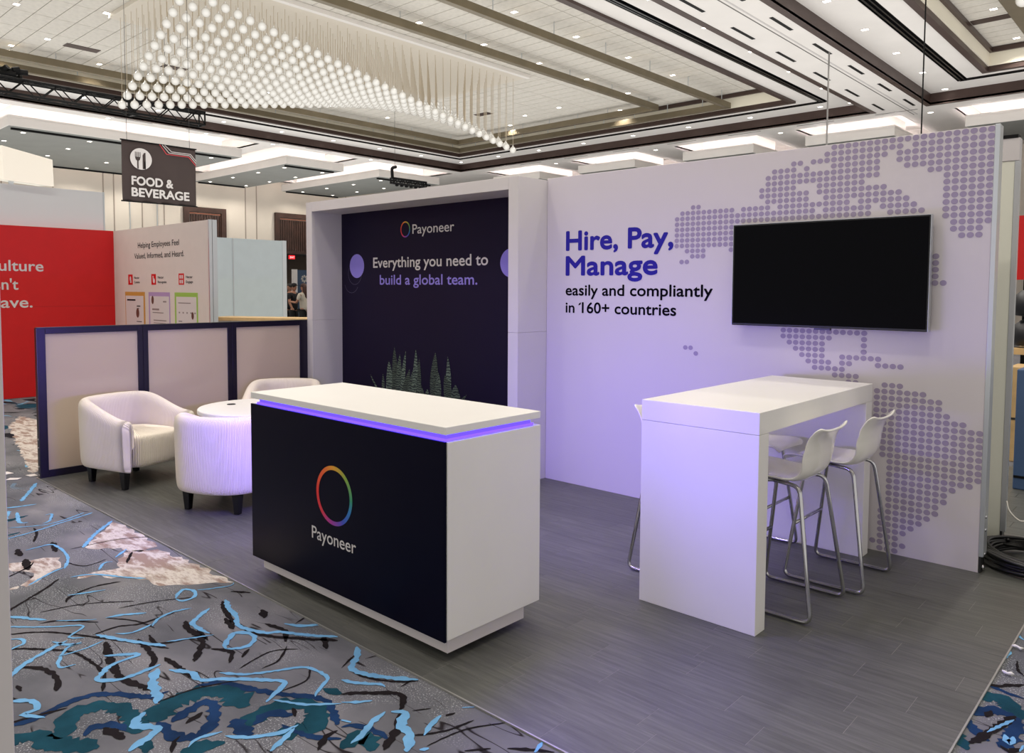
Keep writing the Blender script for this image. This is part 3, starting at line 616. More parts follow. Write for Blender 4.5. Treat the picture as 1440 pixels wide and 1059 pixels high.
# ballroom walls
M_wallfab = mat('beige_wall_panel', (212, 203, 190), .7, vary=.03, vscale=1)
M_walnut = mat('dark_walnut', (62, 40, 32), .45, vary=.3, vscale=3)
wl = MB().box(-33.3, -33.0, Y_S, 20.0, 0, ZS).box(-33.3, -33.0, 22.8, 31.3, 0, ZS).box(-33.3, -33.0, 20.0, 22.8, 3.3, ZS).build('wall_left', M_wallfab); struct(wl)
wl['label'] = 'beige panelled ballroom wall on the left'
for y in (4, 6.2, 8.4, 10.1, 11.9, 12.3, 13.4, 14.3, 18.0, 18.55, 23.5, 26): MB().box(-33.0, -32.985, y-.02, y+.02, 0, ZS).build('wall_joint', mat('wall_joint', (150, 138, 126), .7), wl)
for y in (12.9, 14.0): MB().box(-33.0, -32.95, y-.015, y+.015, 0, 5.6).build('wall_batten', M_alu, wl)
wb = MB().box(-33.3, 8.3, 31.0, 31.3, 0, ZS).build('wall_back', M_wallfab); struct(wb); wb['label'] = 'far ballroom wall behind the booths'
def walnut(y0, y1, z0, z1, lab):
    t = MB().box(-32.99, -32.85, y0, y0+.22, z0, z1).box(-32.99, -32.85, y1-.22, y1, z0, z1).box(-32.99, -32.85, y0+.22, y1-.22, z1-.22, z1).box(-32.99, -32.85, y0+.22, y1-.22, z0, z0+.12).build('door_surround', M_walnut, wl, label=lab)
    MB().box(-32.95, -32.9, y0+.24, y1-.24, z1-.30, z1-.25).build('copper_strip', mat('copper_strip', (170, 110, 88), .4, metal=.5), wl)
    y = y0+.3
    while y < y1-.25:
        MB().box(-32.98, -32.93, y, y+.09, z0+.12, z1-.32).build('slat', M_walnut, wl); y += .12
walnut(15.1, 17.0, 2.4, 5.1, 'dark walnut surround high on the wall, left one')
walnut(19.45, 23.2, 3.25, 5.15, 'dark walnut surround over the doorway')
# room beyond the doorway
MB().box(-36.5, -36.3, 19, 24, 0, 3.4).build('back_room_wall', mat('dark_brown_room', (58, 46, 38), .8), wl)
MB().box(-36.3, -33.3, 19, 24, 3.3, 3.4).build('back_room_ceiling', M_black, wl)
ex = thing('exit_sign', 'small glowing red exit sign in the doorway at the far left wall', 'sign', (-33.15, 20.5, 3.2))
MB().box(-33.2, -33.12, 20.32, 20.62, 3.0, 3.18).build('housing', mat('exit_red', (235, 30, 40), .5, emit=.9, ecol=(255, 30, 40)), ex)
lettering('EXIT', on_x(-33.115), 20.35, 20.59, 3.04, .09, mat('exit_white', (255, 200, 200), .5, emit=1.5), ex)

# ================================================================ THE WHITE BOOTH
# ---- screen wall
WX0, WX1, WY, WZ = -4.147, -.944, 4.966, 2.517
M_fabric = mat('pale_lilac_fabric', (207, 201, 204), .75, vary=.015, vscale=1.2, bump=.05, bscale=300)
M_dots = mat('lilac_dot_print', (154, 142, 168), .75)
sw = thing('display_wall', 'tall white fabric display wall printed with a lilac dotted world map', 'display wall', (-2.5, WY, 0))
MB().box(WX0, WX1, WY, WY+.09, .004, WZ).build('fabric_panel', M_fabric, sw, bevel=.003)
db = MB(); fy = on_y(WY-.0012)
rows = DOTS.split('\n'); rnd = random.Random(3)
for r_, row in enumerate(rows):
    for i, ch in enumerate(row):
        if ch != '#': continue
        k = 46-i; x = -.961-.0426*k; z = 2.498-.0386*r_
        if x+.018 > WX1: pts = [(min(x+.0185*math.cos(a*math.pi/8), WX1-.0005), WY-.0012, max(.006, z+.0165*math.sin(a*math.pi/8))) for a in range(16)]
        else: pts = [(x+.0185*math.cos(a*math.pi/8), WY-.0012, max(.006, z+.0165*math.sin(a*math.pi/8))) for a in range(16)]
        db.poly(pts)
db.build('printed_map', M_dots, sw, kind='stuff', label='world map of lilac dots printed on the fabric')
lettering('Hire, Pay,', fy, -3.946, -2.947, 1.914, .16, M_blueprint, sw, .045, 'bold indigo lettering')
lettering('Manage', fy, -3.947, -3.077, 1.712, .16, M_blueprint, sw, .045, 'bold indigo lettering')
lettering('easily and compliantly', fy, -3.945, -2.626, 1.552, .088, M_text_black, sw, .03, 'black lettering')
lettering('in 160+ countries', fy, -3.943, -2.915, 1.411, .088, M_text_black, sw, .03, 'black lettering')
MB().poly([fy(-3.788, 1.499), fy(-3.788, 1.482), fy(-3.810, 1.471), fy(-3.810, 1.484)]).build('lettering', M_text_black, sw, label='flag of the numeral one')
MB().box(WX1, WX1+.024, WY-.004, WY+.03, .10, WZ+.004).box(WX1, WX1+.022, WY+.034, WY+.094, .10, WZ+.004).build('edge_profile', M_alu, sw, bevel=.002)
bp = MB().box(WX1+.001, WX1+.012, WY+.0, WY+.1, .004, .34).build('connector_plate', M_steel, sw, bevel=.002)
for z in (.035, .11, .25, .325):
    MB().lathe([(.0, -.001), (.014, 0), (.014, .006), (.008, .014), (0, .015)], n=12).build('bolt', M_chrome, bp, smooth=True, local=True)
    b_ = bp.children[-1]; b_.rotation_euler = (0, R(90), 0); b_.location = Vector((WX1+.013, WY+.03, z))-wloc(bp)
# ---- television
tv = thing('television', 'large black flat television switched off on the lilac map wall', 'television', (-1.83, WY-.05, 1.364))
TX0, TX1, TZ0, TZ1, TY = -2.436, -1.227, 1.366, 2.038, WY-.085
MB().box(TX0, TX1, TY, TY+.05, TZ0, TZ1).build('casing', M_blackgloss, tv, bevel=.004)
MB().box(TX0+.008, TX1-.008, TY-.0015, TY, TZ0+.014, TZ1-.008).build('screen', mat('dark_glass_screen', (3, 3, 6), .12, spec=.06), tv)
MB().box(-1.88, -1.78, TY+.005, TY+.03, TZ0-.012, TZ0).build('logo_bar', M_steel, tv)
MB().box(-2.15, -1.5, TY+.05, WY-.001, 1.52, 1.88).build('wall_bracket', M_black, tv)
MB().ring(TX0, TX1, TY, TY, 0, 0, TZ0, TZ0)
MB().box(TX0-.002, TX0, TY-.002, TY+.045, TZ0, TZ1+.002).box(TX1, TX1+.002, TY-.002, TY+.045, TZ0, TZ1+.002).box(TX0, TX1, TY-.002, TY+.045, TZ1, TZ1+.002).build('rim', M_alu, tv)

# ---- backdrop alcove
ax0, ax1, ayf, ayb, az = -7.18, -4.149, 4.609, 4.985, 2.503
alc = thing('backdrop_frame', 'deep white frame around the dark navy backdrop with printed slogan', 'backdrop', (-5.66, 4.8, 0))
MB().box(ax0, ax0+.104, ayf, 5.06, .004, 1.262).box(ax0, ax0+.104, ayf, 5.06, 1.2635, az).build('left_post', M_whitepanel, alc, bevel=.0015)
MB().box(ax1-.108, ax1, ayf, 5.06, .004, 1.249).box(ax1-.108, ax1, ayf, 5.06, 1.2505, az).build('right_post', M_whitepanel, alc, bevel=.0015)
MB().box(ax0+.105, ax1-.109, ayf, 5.06, 2.403, az).build('header', M_whitepanel, alc, bevel=.002)
M_navy = mat('navy_print', (23, 15, 42), .6, vary=.04, vscale=1.5, spec=.15)
MB().box(ax0+.104, ax1-.108, ayb, ayb+.06, .004, 2.403).build('backdrop_panel', M_navy, alc)
f_b = on_y(ayb-.0012)
def payoneer_ring(name, cx, cz, rx, rz, wd, Y, parent):
    key = 'rainbow_'+name; m_ = bpy.data.materials.new(key); m_.use_nodes = True; nt = m_.node_tree; b = nt.nodes['Principled BSDF']; L = nt.links.new
    tc = nt.nodes.new('ShaderNodeTexCoord'); mp = nt.nodes.new('ShaderNodeMapping'); mp.inputs['Rotation'].default_value = (R(90), 0, 0)
    g = nt.nodes.new('ShaderNodeTexGradient'); g.gradient_type = 'RADIAL'; L(tc.outputs['Object'], mp.inputs[0]); L(mp.outputs[0], g.inputs[0])
    cr = nt.nodes.new('ShaderNodeValToRGB'); e = cr.color_ramp.elements; cols = [(0, (46, 150, 110)), (.12, (130, 170, 60)), (.25, (226, 160, 30)), (.36, (236, 96, 30)), (.5, (226, 36, 30)), (.62, (214, 40, 60)), (.74, (150, 50, 160)), (.84, (52, 76, 190)), (.93, (36, 120, 190)), (1, (46, 150, 110))]
    while len(e) < len(cols): e.new(.5)
    for q, (p, c) in zip(e, cols): q.position = p; q.color = lin(c)
    mth = nt.nodes.new('ShaderNodeMath'); mth.operation = 'SUBTRACT'; mth.inputs[0].default_value = 1.5; L(g.outputs['Fac'], mth.inputs[1])
    fr_ = nt.nodes.new('ShaderNodeMath'); fr_.operation = 'FRACT'; L(mth.outputs[0], fr_.inputs[0]); mth = fr_
    L(mth.outputs[0], cr.inputs[0]); L(cr.outputs[0], b.inputs['Base Color']); b.inputs['Roughness'].default_value = .5
    mb = MB(); N = 48
    for k in range(N):
        a, b_ = 2*math.pi*k/N, 2*math.pi*(k+1)/N
        mb.quad((rx*math.cos(a), 0, rz*math.sin(a)), (rx*math.cos(b_), 0, rz*math.sin(b_)), ((rx-wd)*math.cos(b_), 0, (rz-wd)*math.sin(b_)), ((rx-wd)*math.cos(a), 0, (rz-wd)*math.sin(a)))
    o = mb.build('ring_logo', m_, parent, local=True, label='thin rainbow ring logo'); o.location = Vector((cx, Y, cz))-wloc(parent); return o
payoneer_ring('backdrop', -6.0, 2.189, .074, .08, .013, ayb-.0012, alc)
lettering('Payoneer', f_b, -5.891, -5.292, 2.14, .092, M_text_white, alc, .008, 'white lettering')
lettering('Everything you need to', f_b, -6.52, -4.85, 1.815, .106, M_text_white, alc, .022, 'white lettering')
lettering('build a global team.', f_b, -6.411, -4.985, 1.64, .100, M_lilac, alc, .022, 'lilac lettering')
MB().disc(f_b, -6.803, 1.838, .127, 32).build('printed_circle', M_lilac, alc, label='lilac circle')
MB().poly([f_b(max(-4.57+.13*math.cos(a*math.pi/16), -5), 1.83+.127*math.sin(a*math.pi/16)) for a in range(9, 24)]+[f_b(-4.258, 1.70), f_b(-4.258, 1.96)]).build('printed_circle', M_lilac, alc, label='lilac circle cut off by the frame')
rg = MB()
for cx, cz, r_, a0, a1 in ((-6.84, 1.76, .12, 150, 350), (-6.90, 1.68, .13, 200, 330)):
    n = 24
    for k in range(n):
        a, b_ = R(a0+(a1-a0)*k/n), R(a0+(a1-a0)*(k+1)/n)
        P = [(cx+q*math.cos(t), ayb-.001, cz+q*math.sin(t)) for q, t in ((r_, a), (r_, b_), (r_-.004, b_), (r_-.004, a))]; rg.quad(*P)
rg.build('printed_arc', mat('dim_grey_print', (80, 74, 100), .6), alc)
# printed snake plants
def leafmat(k, q, sc_):
    m_ = mat('printed_snake_leaf_'+k, (48, 66, 60), .6, spec=.2); nt = m_.node_tree; L = nt.links.new; b = nt.nodes['Principled BSDF']
    tc = nt.nodes.new('ShaderNodeTexCoord'); wv = nt.nodes.new('ShaderNodeTexWave'); wv.bands_direction = 'Z'; wv.inputs['Scale'].default_value = sc_; wv.inputs['Distortion'].default_value = 7; wv.inputs['Detail'].default_value = 3; wv.inputs['Detail Scale'].default_value = 2
    L(tc.outputs['Object'], wv.inputs[0]); cr = nt.nodes.new('ShaderNodeValToRGB'); e = cr.color_ramp.elements; e[0].position = .2; e[0].color = lin((44*q, 54*q, 54*q)); e[1].position = .85; e[1].color = lin((108*q, 124*q, 108*q))
    L(wv.outputs[0], cr.inputs[0]); L(cr.outputs[0], b.inputs['Base Color']); return m_
LEAFS = [leafmat('a', 1.0, 11), leafmat('b', .72, 15), leafmat('c', .85, 13)]
leaves = [(-6.29, .45, -6.27, .86, .065), (-6.20, .4, -6.16, 1.01, .06), (-6.12, .4, -6.07, .94, .06), (-6.05, .4, -5.99, .98, .04), (-6.02, .4, -5.95, .80, .06), (-5.93, .4, -5.90, .80, .07), (-5.90, .4, -5.85, 1.0, .05), (-5.84, .4, -5.78, .92, .04),
          (-5.72, .4, -5.80, .72, .07), (-5.62, .4, -5.66, .62, .06), (-5.55, .4, -5.56, .99, .075), (-5.50, .4, -5.53, .8, .06), (-5.38, .4, -5.39, .96, .05), (-5.36, .4, -5.41, .78, .08), (-5.29, .4, -5.25, .70, .09), (-6.36, .45, -6.56, .70, .02), (-5.2, .5, -5.12, .62, .03), (-6.32, .45, -6.38, .72, .03)]
for i, (x0, z0, x1, z1, wd) in enumerate(leaves):
    L_, Rr, n, mid = [], [], 9, []
    for k in range(n+1):
        t = k/n; x = x0+(x1-x0)*t+.02*math.sin(t*3+i); z = z0+(z1-z0)*t; q = wd*.5*(.75+.5*math.sin(min(1, t*1.3)*math.pi*.6))*(1-t**4)
        L_.append((x-q, z)); Rr.append((x+q, z)); mid.append(x)
    yy = ayb-.0012-.0002*i
    L_ = [((a-cxx)*1.35+cxx, b) for (a, b), cxx in zip(L_, mid)]; Rr = [((a-cxx)*1.35+cxx, b) for (a, b), cxx in zip(Rr, mid)]
    MB().poly([(a, yy, b) for a, b in L_]+[(a, yy, b) for a, b in Rr[::-1][1:]]).build('printed_leaf', LEAFS[i % 3], alc)

# ---- reception counter
cx0, cx1, cy0, cy1 = -3.949, -2.355, 2.17, 2.782
ct = thing('reception_counter', 'white reception counter with navy front and glowing violet strip', 'counter', (-3.15, 2.48, 0))
MB().box(cx0, cx1, cy0, cy1, .989, 1.023).build('countertop', M_white, ct, bevel=.0025)
MB().box(cx0, cx1, cy0+.012, cy1, .106, .957).build('body', M_white, ct, bevel=.002)
MB().box(cx0-.001, cx1-.006, cy0, cy0+.0115, .098, .959).build('front_panel', mat('navy_gloss_panel', (4, 4, 26), .3, spec=.1), ct, bevel=.001)
kick = MB().box(cx0+.08, cx1-.012, cy0+.022, cy1-.10, .045, .106).build('plinth', mat('plinth_grey', (206, 200, 200), .5), ct)
for x in (cx0+.15, cx1-.12):
    for y in (cy0+.1, cy1-.18): MB().lathe([(.03, 0), (.03, .006), (.012, .01), (.012, .046)], x, y, 12, .006).build('levelling_foot', M_black, ct)
M_led = mat('violet_led', (86, 60, 255), .5, emit=3.4, ecol=(80, 52, 255))
M_led2 = mat('violet_diffuser', (96, 72, 255), .4, emit=1.5, ecol=(86, 60, 255))
MB().box(cx0+.035, cx1-.035, cy0+.035, cy1-.035, .957, .989).build('light_channel', M_led2, ct)
MB().ring(cx0, cx1, cy0, cy1, .024, .032, .958, .966).build('led_strip', M_led, ct)
payoneer_ring('counter', -3.159, .584, .151, .148, .021, cy0-.0012, ct)
lettering('Payoneer', on_y(cy0-.0012), -3.353, -2.981, .334, .064, M_text_white, ct, .008, 'pale grey lettering')
LEDC = (.21, .14, 1)
area(-3.15, cy1+.02, .972, 1.5, .03, 2.5*LV['led'], LEDC, (R(72), 0, 0), 'led_glow', 120)        # faces +Y
area(cx1+.012, 2.48, .972, .56, .03, 3.0*LV['led'], LEDC, (R(88), 0, R(-90)), 'led_glow', 150)
area(cx0-.012, 2.48, .972, .56, .03, 2*LV['led'], LEDC, (R(75), 0, R(90)), 'led_glow', 120)
area(-3.15, cy0-.008, .974, 1.5, .03, .6*LV['led'], LEDC, (R(90), 0, R(180)), 'led_glow')

# ---- high table
bx0, bx1, by0, by1, bz0, bz1 = -2.14, -1.512, 3.323, 4.872, .942, 1.045
ht = thing('high_table', 'tall white bar table with panel legs in front of the screen wall', 'table', (-1.83, 4.1, 0))
MB().box(bx0, bx1, by0, by1, bz0, bz1).build('tabletop', M_white, ht, bevel=.002)
MB().box(bx0, bx1, by0, by0+.104, .0065, bz0-.0012).build('leg', M_white, ht, bevel=.002)
MB().box(bx0, bx1, by1-.104, by1, .0065, bz0-.0012).build('leg', M_white, ht, bevel=.002)

# ---- bar stools
def smooth_path(pts, n=6):
    P = [Vector(p) for p in pts]; out = []
    for i in range(len(P)-1):
        p0 = P[max(i-1, 0)]; p1 = P[i]; p2 = P[i+1]; p3 = P[min(i+2, len(P)-1)]
        for k in range(n):
            t = k/n; out.append(.5*((2*p1)+(p2-p0)*t+(2*p0-5*p1+4*p2-p3)*t*t+(3*p1-p0-3*p2+p3)*t**3))
    out.append(P[-1]); return out
def round_path(pts, r, n=5):
    P = [Vector(p) for p in pts]; out = [P[0]]
    for i in range(1, len(P)-1):
        a = (P[i-1]-P[i]); b = (P[i+1]-P[i]); d = min(r, a.length*.45, b.length*.45); a.normalize(); b.normalize()
        s, e = P[i]+a*d, P[i]+b*d
        for k in range(n+1):
            t = k/n; out.append(s*(1-t)**2+P[i]*2*t*(1-t)+e*t*t)
    out.append(P[-1]); return out
def make_stool(loc, rz, label):
    """local: sitter faces +x"""
    t = thing('bar_stool', label, 'bar stool', loc, rz, 'white shell bar stools around the high table')
    prof = smooth_path([(.235, 0, .655), (.225, 0, .672), (.16, 0, .678), (.05, 0, .668), (-.06, 0, .662), (-.115, 0, .674), (-.155, 0, .715), (-.168, 0, .77), (-.172, 0, .82), (-.185, 0, .875), (-.215, 0, .918), (-.235, 0, .932)], 3)
    mb = MB(); nw = 12; N = len(prof)
    for i, p in enumerate(prof):
        s = i/(N-1)
        hw = .20 if s < .35 else .20-.018*math.sin(min(1, (s-.35)/.3)*math.pi) if s < .65 else .20-.012*(s-.65)/.35
        if s < .06: hw *= .8+.2*s/.06
        if s > .94: hw *= 1-.10*(s-.94)/.06
        for k in range(nw+1):
            q = -1+2*k/nw; y = hw*q; e = abs(q)**3
            tan = (prof[min(i+1, N-1)]-prof[max(i-1, 0)]).normalized(); nn = Vector((tan.z, 0, -tan.x))
            if nn.z < 0 and s < .5: nn = -nn
            if s >= .5 and nn.x < 0: nn = -nn
            if .3 < s < .7: e *= 1.25
            p2 = p+nn*(.022*e-.004); mb.v.append((p2.x, y, p2.z))
    for i in range(N-1):
        for k in range(nw):
            a = i*(nw+1)+k; mb.f.append((a, a+1, a+nw+2, a+nw+1))
    sh = mb.build('seat_shell', M_shell, t, smooth=True, local=True)
    so = sh.modifiers.new('thick', 'SOLIDIFY'); so.thickness = .011; so.offset = 0
    sb = sh.modifiers.new('sub', 'SUBSURF'); sb.levels = 1; sb.render_levels = 1
    for s in (-1, 1):
        path = round_path([(.02, s*.12, .652), (-.125, s*.165, .650), (-.218, s*.228, .0175), (.212, s*.228, .0175), (.125, s*.165, .65), (.02, s*.12, .654)], .045)
        MB().tube(path, .0105, 10).build('sled_leg', M_chrome, t, smooth=True, local=True)
    MB().tube([(.168, -.196, .31), (.168, .196, .31)], .0095, 8).build('footrest', M_chrome, t, smooth=True, local=True)
    MB().tube([(.02, -.12, .648), (.02, .12, .648)], .009, 8).tube([(.09, -.125, .648), (.09, .125, .648)], .009, 8).build('cross_bar', M_chrome, t, smooth=True, local=True)
    return t
make_stool((-1.585, 3.835, 0), R(180), 'white shell bar stool on the right side of the table, nearest the camera')
def stool_copy(loc, rz, label):
    c = copy_tree(STOOL); c.location = loc; c.rotation_euler = (0, 0, rz); c['label'] = label
STOOL = [o for o in COL.objects if o.name == 'bar_stool'][0]
bpy.context.view_layer.update()
stool_copy((-1.52, 4.385, 0), R(180), 'white shell bar stool on the right side of the table, nearer the screen wall')
stool_copy((-2.215, 3.885, 0), 0, 'bar stool mostly hidden behind the near panel leg, its chrome leg showing left')
stool_copy((-2.10, 4.50, 0), 0, 'bar stool with its white seat seen through under the tabletop')

# ---- tub chairs
def cordmat():
    m_ = mat('cream_corduroy', (240, 230, 216), .9, vary=.04, vscale=4, spec=.15); nt = m_.node_tree; L = nt.links.new
    uv = nt.nodes.new('ShaderNodeUVMap'); uv.uv_map = 'UVMap'; wv = nt.nodes.new('ShaderNodeTexWave'); wv.bands_direction = 'X'; wv.inputs['Scale'].default_value = 30; wv.inputs['Distortion'].default_value = .15
    L(uv.outputs[0], wv.inputs[0]); bp_ = nt.nodes.new('ShaderNodeBump'); bp_.inputs['Strength'].default_value = .8; bp_.inputs['Distance'].default_value = .005
    L(wv.outputs['Fac'], bp_.inputs['Height']); L(bp_.outputs[0], nt.nodes['Principled BSDF'].inputs['Normal']); return m_
M_cord = cordmat()
def make_chair(loc, rz, label):
    """local: sitter faces +x; arms along x"""
    t = thing('tub_chair', label, 'armchair', loc, rz, 'cream tub chairs around the low table')
    W_, Fr, Bk = .355, .33, -.34
    path = []; n1 = 5
    for k in range(n1): path.append((Fr-(Fr-.0)*k/n1, -W_, -1))
    nb = 18
    for k in range(nb+1):
        a = -math.pi/2-math.pi*k/nb; ca, sa = math.cos(a), math.sin(a)
        ex = .80
        x = (abs(ca)**ex)*(-1 if ca < 0 else 1)*(-Bk); y = (abs(sa)**ex)*(1 if sa > 0 else -1)*W_
        path.append((x if abs(x) > 1e-6 else 0, y, 0))
    for k in range(1, n1+1): path.append((Fr*k/n1, W_, 1))
    N = len(path); mb = MB(); mb.uv = []; arc = 0; prof_n = None
    for i, (x, y, _) in enumerate(path):
        a = Vector(path[max(i-1, 0)][:2]); b = Vector(path[min(i+1, N-1)][:2]); tg = (b-a).normalized(); nn = Vector((tg.y, -tg.x))
        c = Vector((x, y)); 
        if nn.dot(c-Vector((.05, 0))) < 0: nn = -nn
        if i: arc += (c-Vector(path[i-1][:2])).length
        back = max(0, min(1, (.33-x)/.55)); back = back*back*(3-2*back)
        H = .565+.14*back; th = .105
        pr = [(.0-.022, .16), (.0-.004, .18), (0, .30), (.006, H-.09), (.004, H-.045), (-.014, H-.014), (-.045, H), (-.078, H-.012), (-.098, H-.045), (-th, H-.10), (-th, .40), (-th, .36)]
        for (o_, z) in pr:
            p = c+nn*o_; mb.v.append((p.x, p.y, z)); mb.uv.append((arc, z))
        prof_n = len(pr)
    for i in range(N-1):
        for k in range(prof_n-1):
            a = i*prof_n+k; mb.f.append((a, a+1, a+prof_n+1, a+prof_n))
    # rounded arm fronts
    for i, sg in ((0, -1), (N-1, 1)):
        base = i*prof_n; last = [base+k for k in range(prof_n)]; prev = last
        for st, (dx, sc_) in enumerate([(.05*math.sin(R(q)), math.cos(R(q))) for q in (18, 36, 54, 70, 84)]):
            cy_ = sum(mb.v[q][1] for q in last)/prof_n; cz_ = .34; new = []
            for q in last:
                vx, vy, vz = mb.v[q]; mb.v.append((vx+dx, cy_+(vy-cy_)*sc_, vz if vz < .17 else .165+(vz-.165)*(1-(1-sc_)*.11))); mb.uv.append((mb.uv[q][0]+vy, vz)); new.append(len(mb.v)-1)
            for k in range(prof_n-1): mb.f.append((prev[k], prev[k+1], new[k+1], new[k]))
            prev = new
        mb.f.append(tuple(prev))
    sh = mb.build('back_and_arms', M_cord, t, smooth=True, local=True)
    sd = sh.modifiers.new('sub', 'SUBSURF'); sd.levels = 1; sd.render_levels = 2
    # seat block: D shape with rounded, slightly bulging front
    s = MB(); s.uv = []; ring = []
    inn = W_-.10
    outl = [(.345, -inn), (.357, -inn*.5), (.36, 0), (.357, inn*.5), (.345, inn)] + [(0, inn)] + [(-.23*math.sin(k*math.pi/8), inn*math.cos(k*math.pi/8)) for k in range(1, 8)] + [(0, -inn)]
    lv = [(.162, .985), (.18, 1), (.30, 1.005), (.385, 1.012), (.412, .995), (.424, .96), (.432, .80), (.438, .4)]
    for z, q in lv:
        for (x, y) in outl: s.v.append((x*q, y*(q if q < .99 else 1), z)); s.uv.append((y+x*.0, z))
    m_ = len(outl)
    for i in range(len(lv)-1):
        for k in range(m_): s.f.append((i*m_+k, i*m_+(k+1) % m_, (i+1)*m_+(k+1) % m_, (i+1)*m_+k))
    s.f.append(tuple(range(m_))[::-1]); s.f.append(tuple((len(lv)-1)*m_+k for k in range(m_)))
    se = s.build('seat', M_cord, t, smooth=True, local=True); sd = se.modifiers.new('sub', 'SUBSURF'); sd.levels = 1; sd.render_levels = 1
    for x, y in ((.27, -.28), (.27, .28), (-.20, -.21), (-.20, .21)):
        q = MB(); n = 0
        for z, h in ((.0075, .019), (.165, .030)):
            q.v += [(x-h, y-h, z), (x+h, y-h, z), (x+h, y+h, z), (x-h, y+h, z)]
        q.f = [(3, 2, 1, 0), (4, 5, 6, 7)]+[(k, (k+1) % 4, 4+(k+1) % 4, 4+k) for k in range(4)]
        q.build('leg', M_blackgloss, t, local=True, bevel=.003)
    return t
CH = make_chair((-6.63, 2.56, 0), R(18), 'cream corduroy tub chair nearest the low partition, open side facing right')
bpy.context.view_layer.update()
def chair_copy(loc, rz, label):
    c = copy_tree(CH); c.location = loc; c.rotation_euler = (0, 0, rz); c['label'] = label
chair_copy((-5.31, 2.75, 0), R(115), 'cream tub chair with its ribbed back to the camera beside the counter')
chair_copy((-6.62, 3.98, 0), R(-40), 'cream tub chair behind the low table, back against the partition end')
chair_copy((-5.15, 3.98, 0), R(-125), 'tub chair hidden behind the counter, only its back rim showing over the top')

# ---- low table with grommet
lt = thing('low_table', 'round white low table with a black cable grommet between the tub chairs', 'table', (-5.87, 3.31, 0))
MB().lathe([(.45, .575), (.485, .577), (.49, .583), (.49, .608), (.485, .614), (.0, .614)], 0, 0, 40).build('tabletop', M_white, lt, smooth=False, local=True)
MB().lathe([(.035, .02), (.035, .578)], 0, 0, 20).build('stem', M_chrome, lt, smooth=True, local=True)
MB().lathe([(.26, .007), (.26, .016), (.04, .03), (.03, .03)], 0, 0, 32).build('base', M_chrome, lt, smooth=False, local=True)
MB().lathe([(.035, .6142), (.035, .618), (.028, .618), (.0, .617)], -.26, -.12, 20).build('grommet', M_black, lt, local=True)

# ---- low partition
PX, pt = -7.172, 1.258
part = thing('partition', 'low three-bay partition with dark frames and frosted glass behind the tub chairs', 'partition', (PX, 3.34, 0))
M_frame = mat('dark_purple_frame', (30, 24, 44), .35, metal=.3)
def frosted():
    m_ = mat('frosted_glass', (216, 204, 188), .14, spec=.6, coat=.9); nt = m_.node_tree; b = nt.nodes['Principled BSDF']; out = nt.nodes['Material Output']
    tr = nt.nodes.new('ShaderNodeBsdfTranslucent'); tr.inputs['Color'].default_value = lin((235, 215, 200)); mx = nt.nodes.new('ShaderNodeMixShader'); mx.inputs[0].default_value = .35
    nt.links.new(b.outputs[0], mx.inputs[1]); nt.links.new(tr.outputs[0], mx.inputs[2]); nt.links.new(mx.outputs[0], out.inputs['Surface']); return m_
M_frost = frosted()
for (a, b, post0, post1) in ((2.047, 2.895, .06, .045), (2.897, 3.752, .045, .045), (3.754, 4.606, .045, .09)):
    f_ = MB().box(PX-.05, PX, a, a+post0, .006, pt).box(PX-.05, PX, b-post1, b, .006, pt).box(PX-.05, PX, a+post0, b-post1, pt-.05, pt).box(PX-.05, PX, a+post0, b-post1, .006, .066).build('frame', M_frame, part, bevel=.002)
    MB().box(PX-.03, PX-.012, a+post0, b-post1, .066, pt-.05).build('glass_pane', M_frost, part)
    MB().box(PX-.052, PX+.002, a, b, pt, pt+.006).build('top_cap', M_steel, part)
for z in (.03, .10, .26, .33): 
    b_ = MB().lathe([(.011, 0), (.011, .004), (.006, .01), (0, .011)], n=10).build('bolt', M_chrome, part, smooth=True, local=True); b_.rotation_euler = (R(90), 0, 0); b_.location = Vector((PX-.025, 2.046, z))-wloc(part)
MB().box(PX-.05, PX-.002, 2.040, 2.047, .006, pt).build('end_profile', M_steel, part)

# ---- paper scraps
for i, (x, y, a, s, lab) in enumerate(((-7.60, 1.90, .3, .11, 'white paper scrap on the carpet, leftmost by the frosted partition'), (-7.33, 1.885, .9, .10, 'white paper scrap on the carpet, lowest of three by the partition'), (-7.36, 2.03, .1, .09, 'white paper scrap lying against the foot of the partition'))):
    c_, s_ = math.cos(a), math.sin(a)
    pts = [(x+s*(c_*u-s_*v), y+s*(s_*u+c_*v), .0035) for u, v in ((-.5, -.35), (.45, -.3), (.55, .3), (-.4, .38))]
    tag(MB().prism(pts, (0, 0, .002)).build('paper_scrap', M_white), lab, 'paper', 'paper scraps on the carpet')
for i, (x, y, lab) in enumerate(((-.60, 4.02, 'crumpled white wrapper crumb on the right carpet, farther one'), (-.585, 3.72, 'crumpled white wrapper crumb on the right carpet, nearer one'))):
    rnd = random.Random(i+5); p = [(x-.02+.011*k, y+rnd.uniform(-.008, .008), .010+rnd.uniform(0, .004)) for k in range(5)]
    tag(MB().tube(p, [.003, .007, .005, .008, .002], 6).build('crumb', M_white, smooth=True), lab, 'crumb', 'litter on the right carpet')

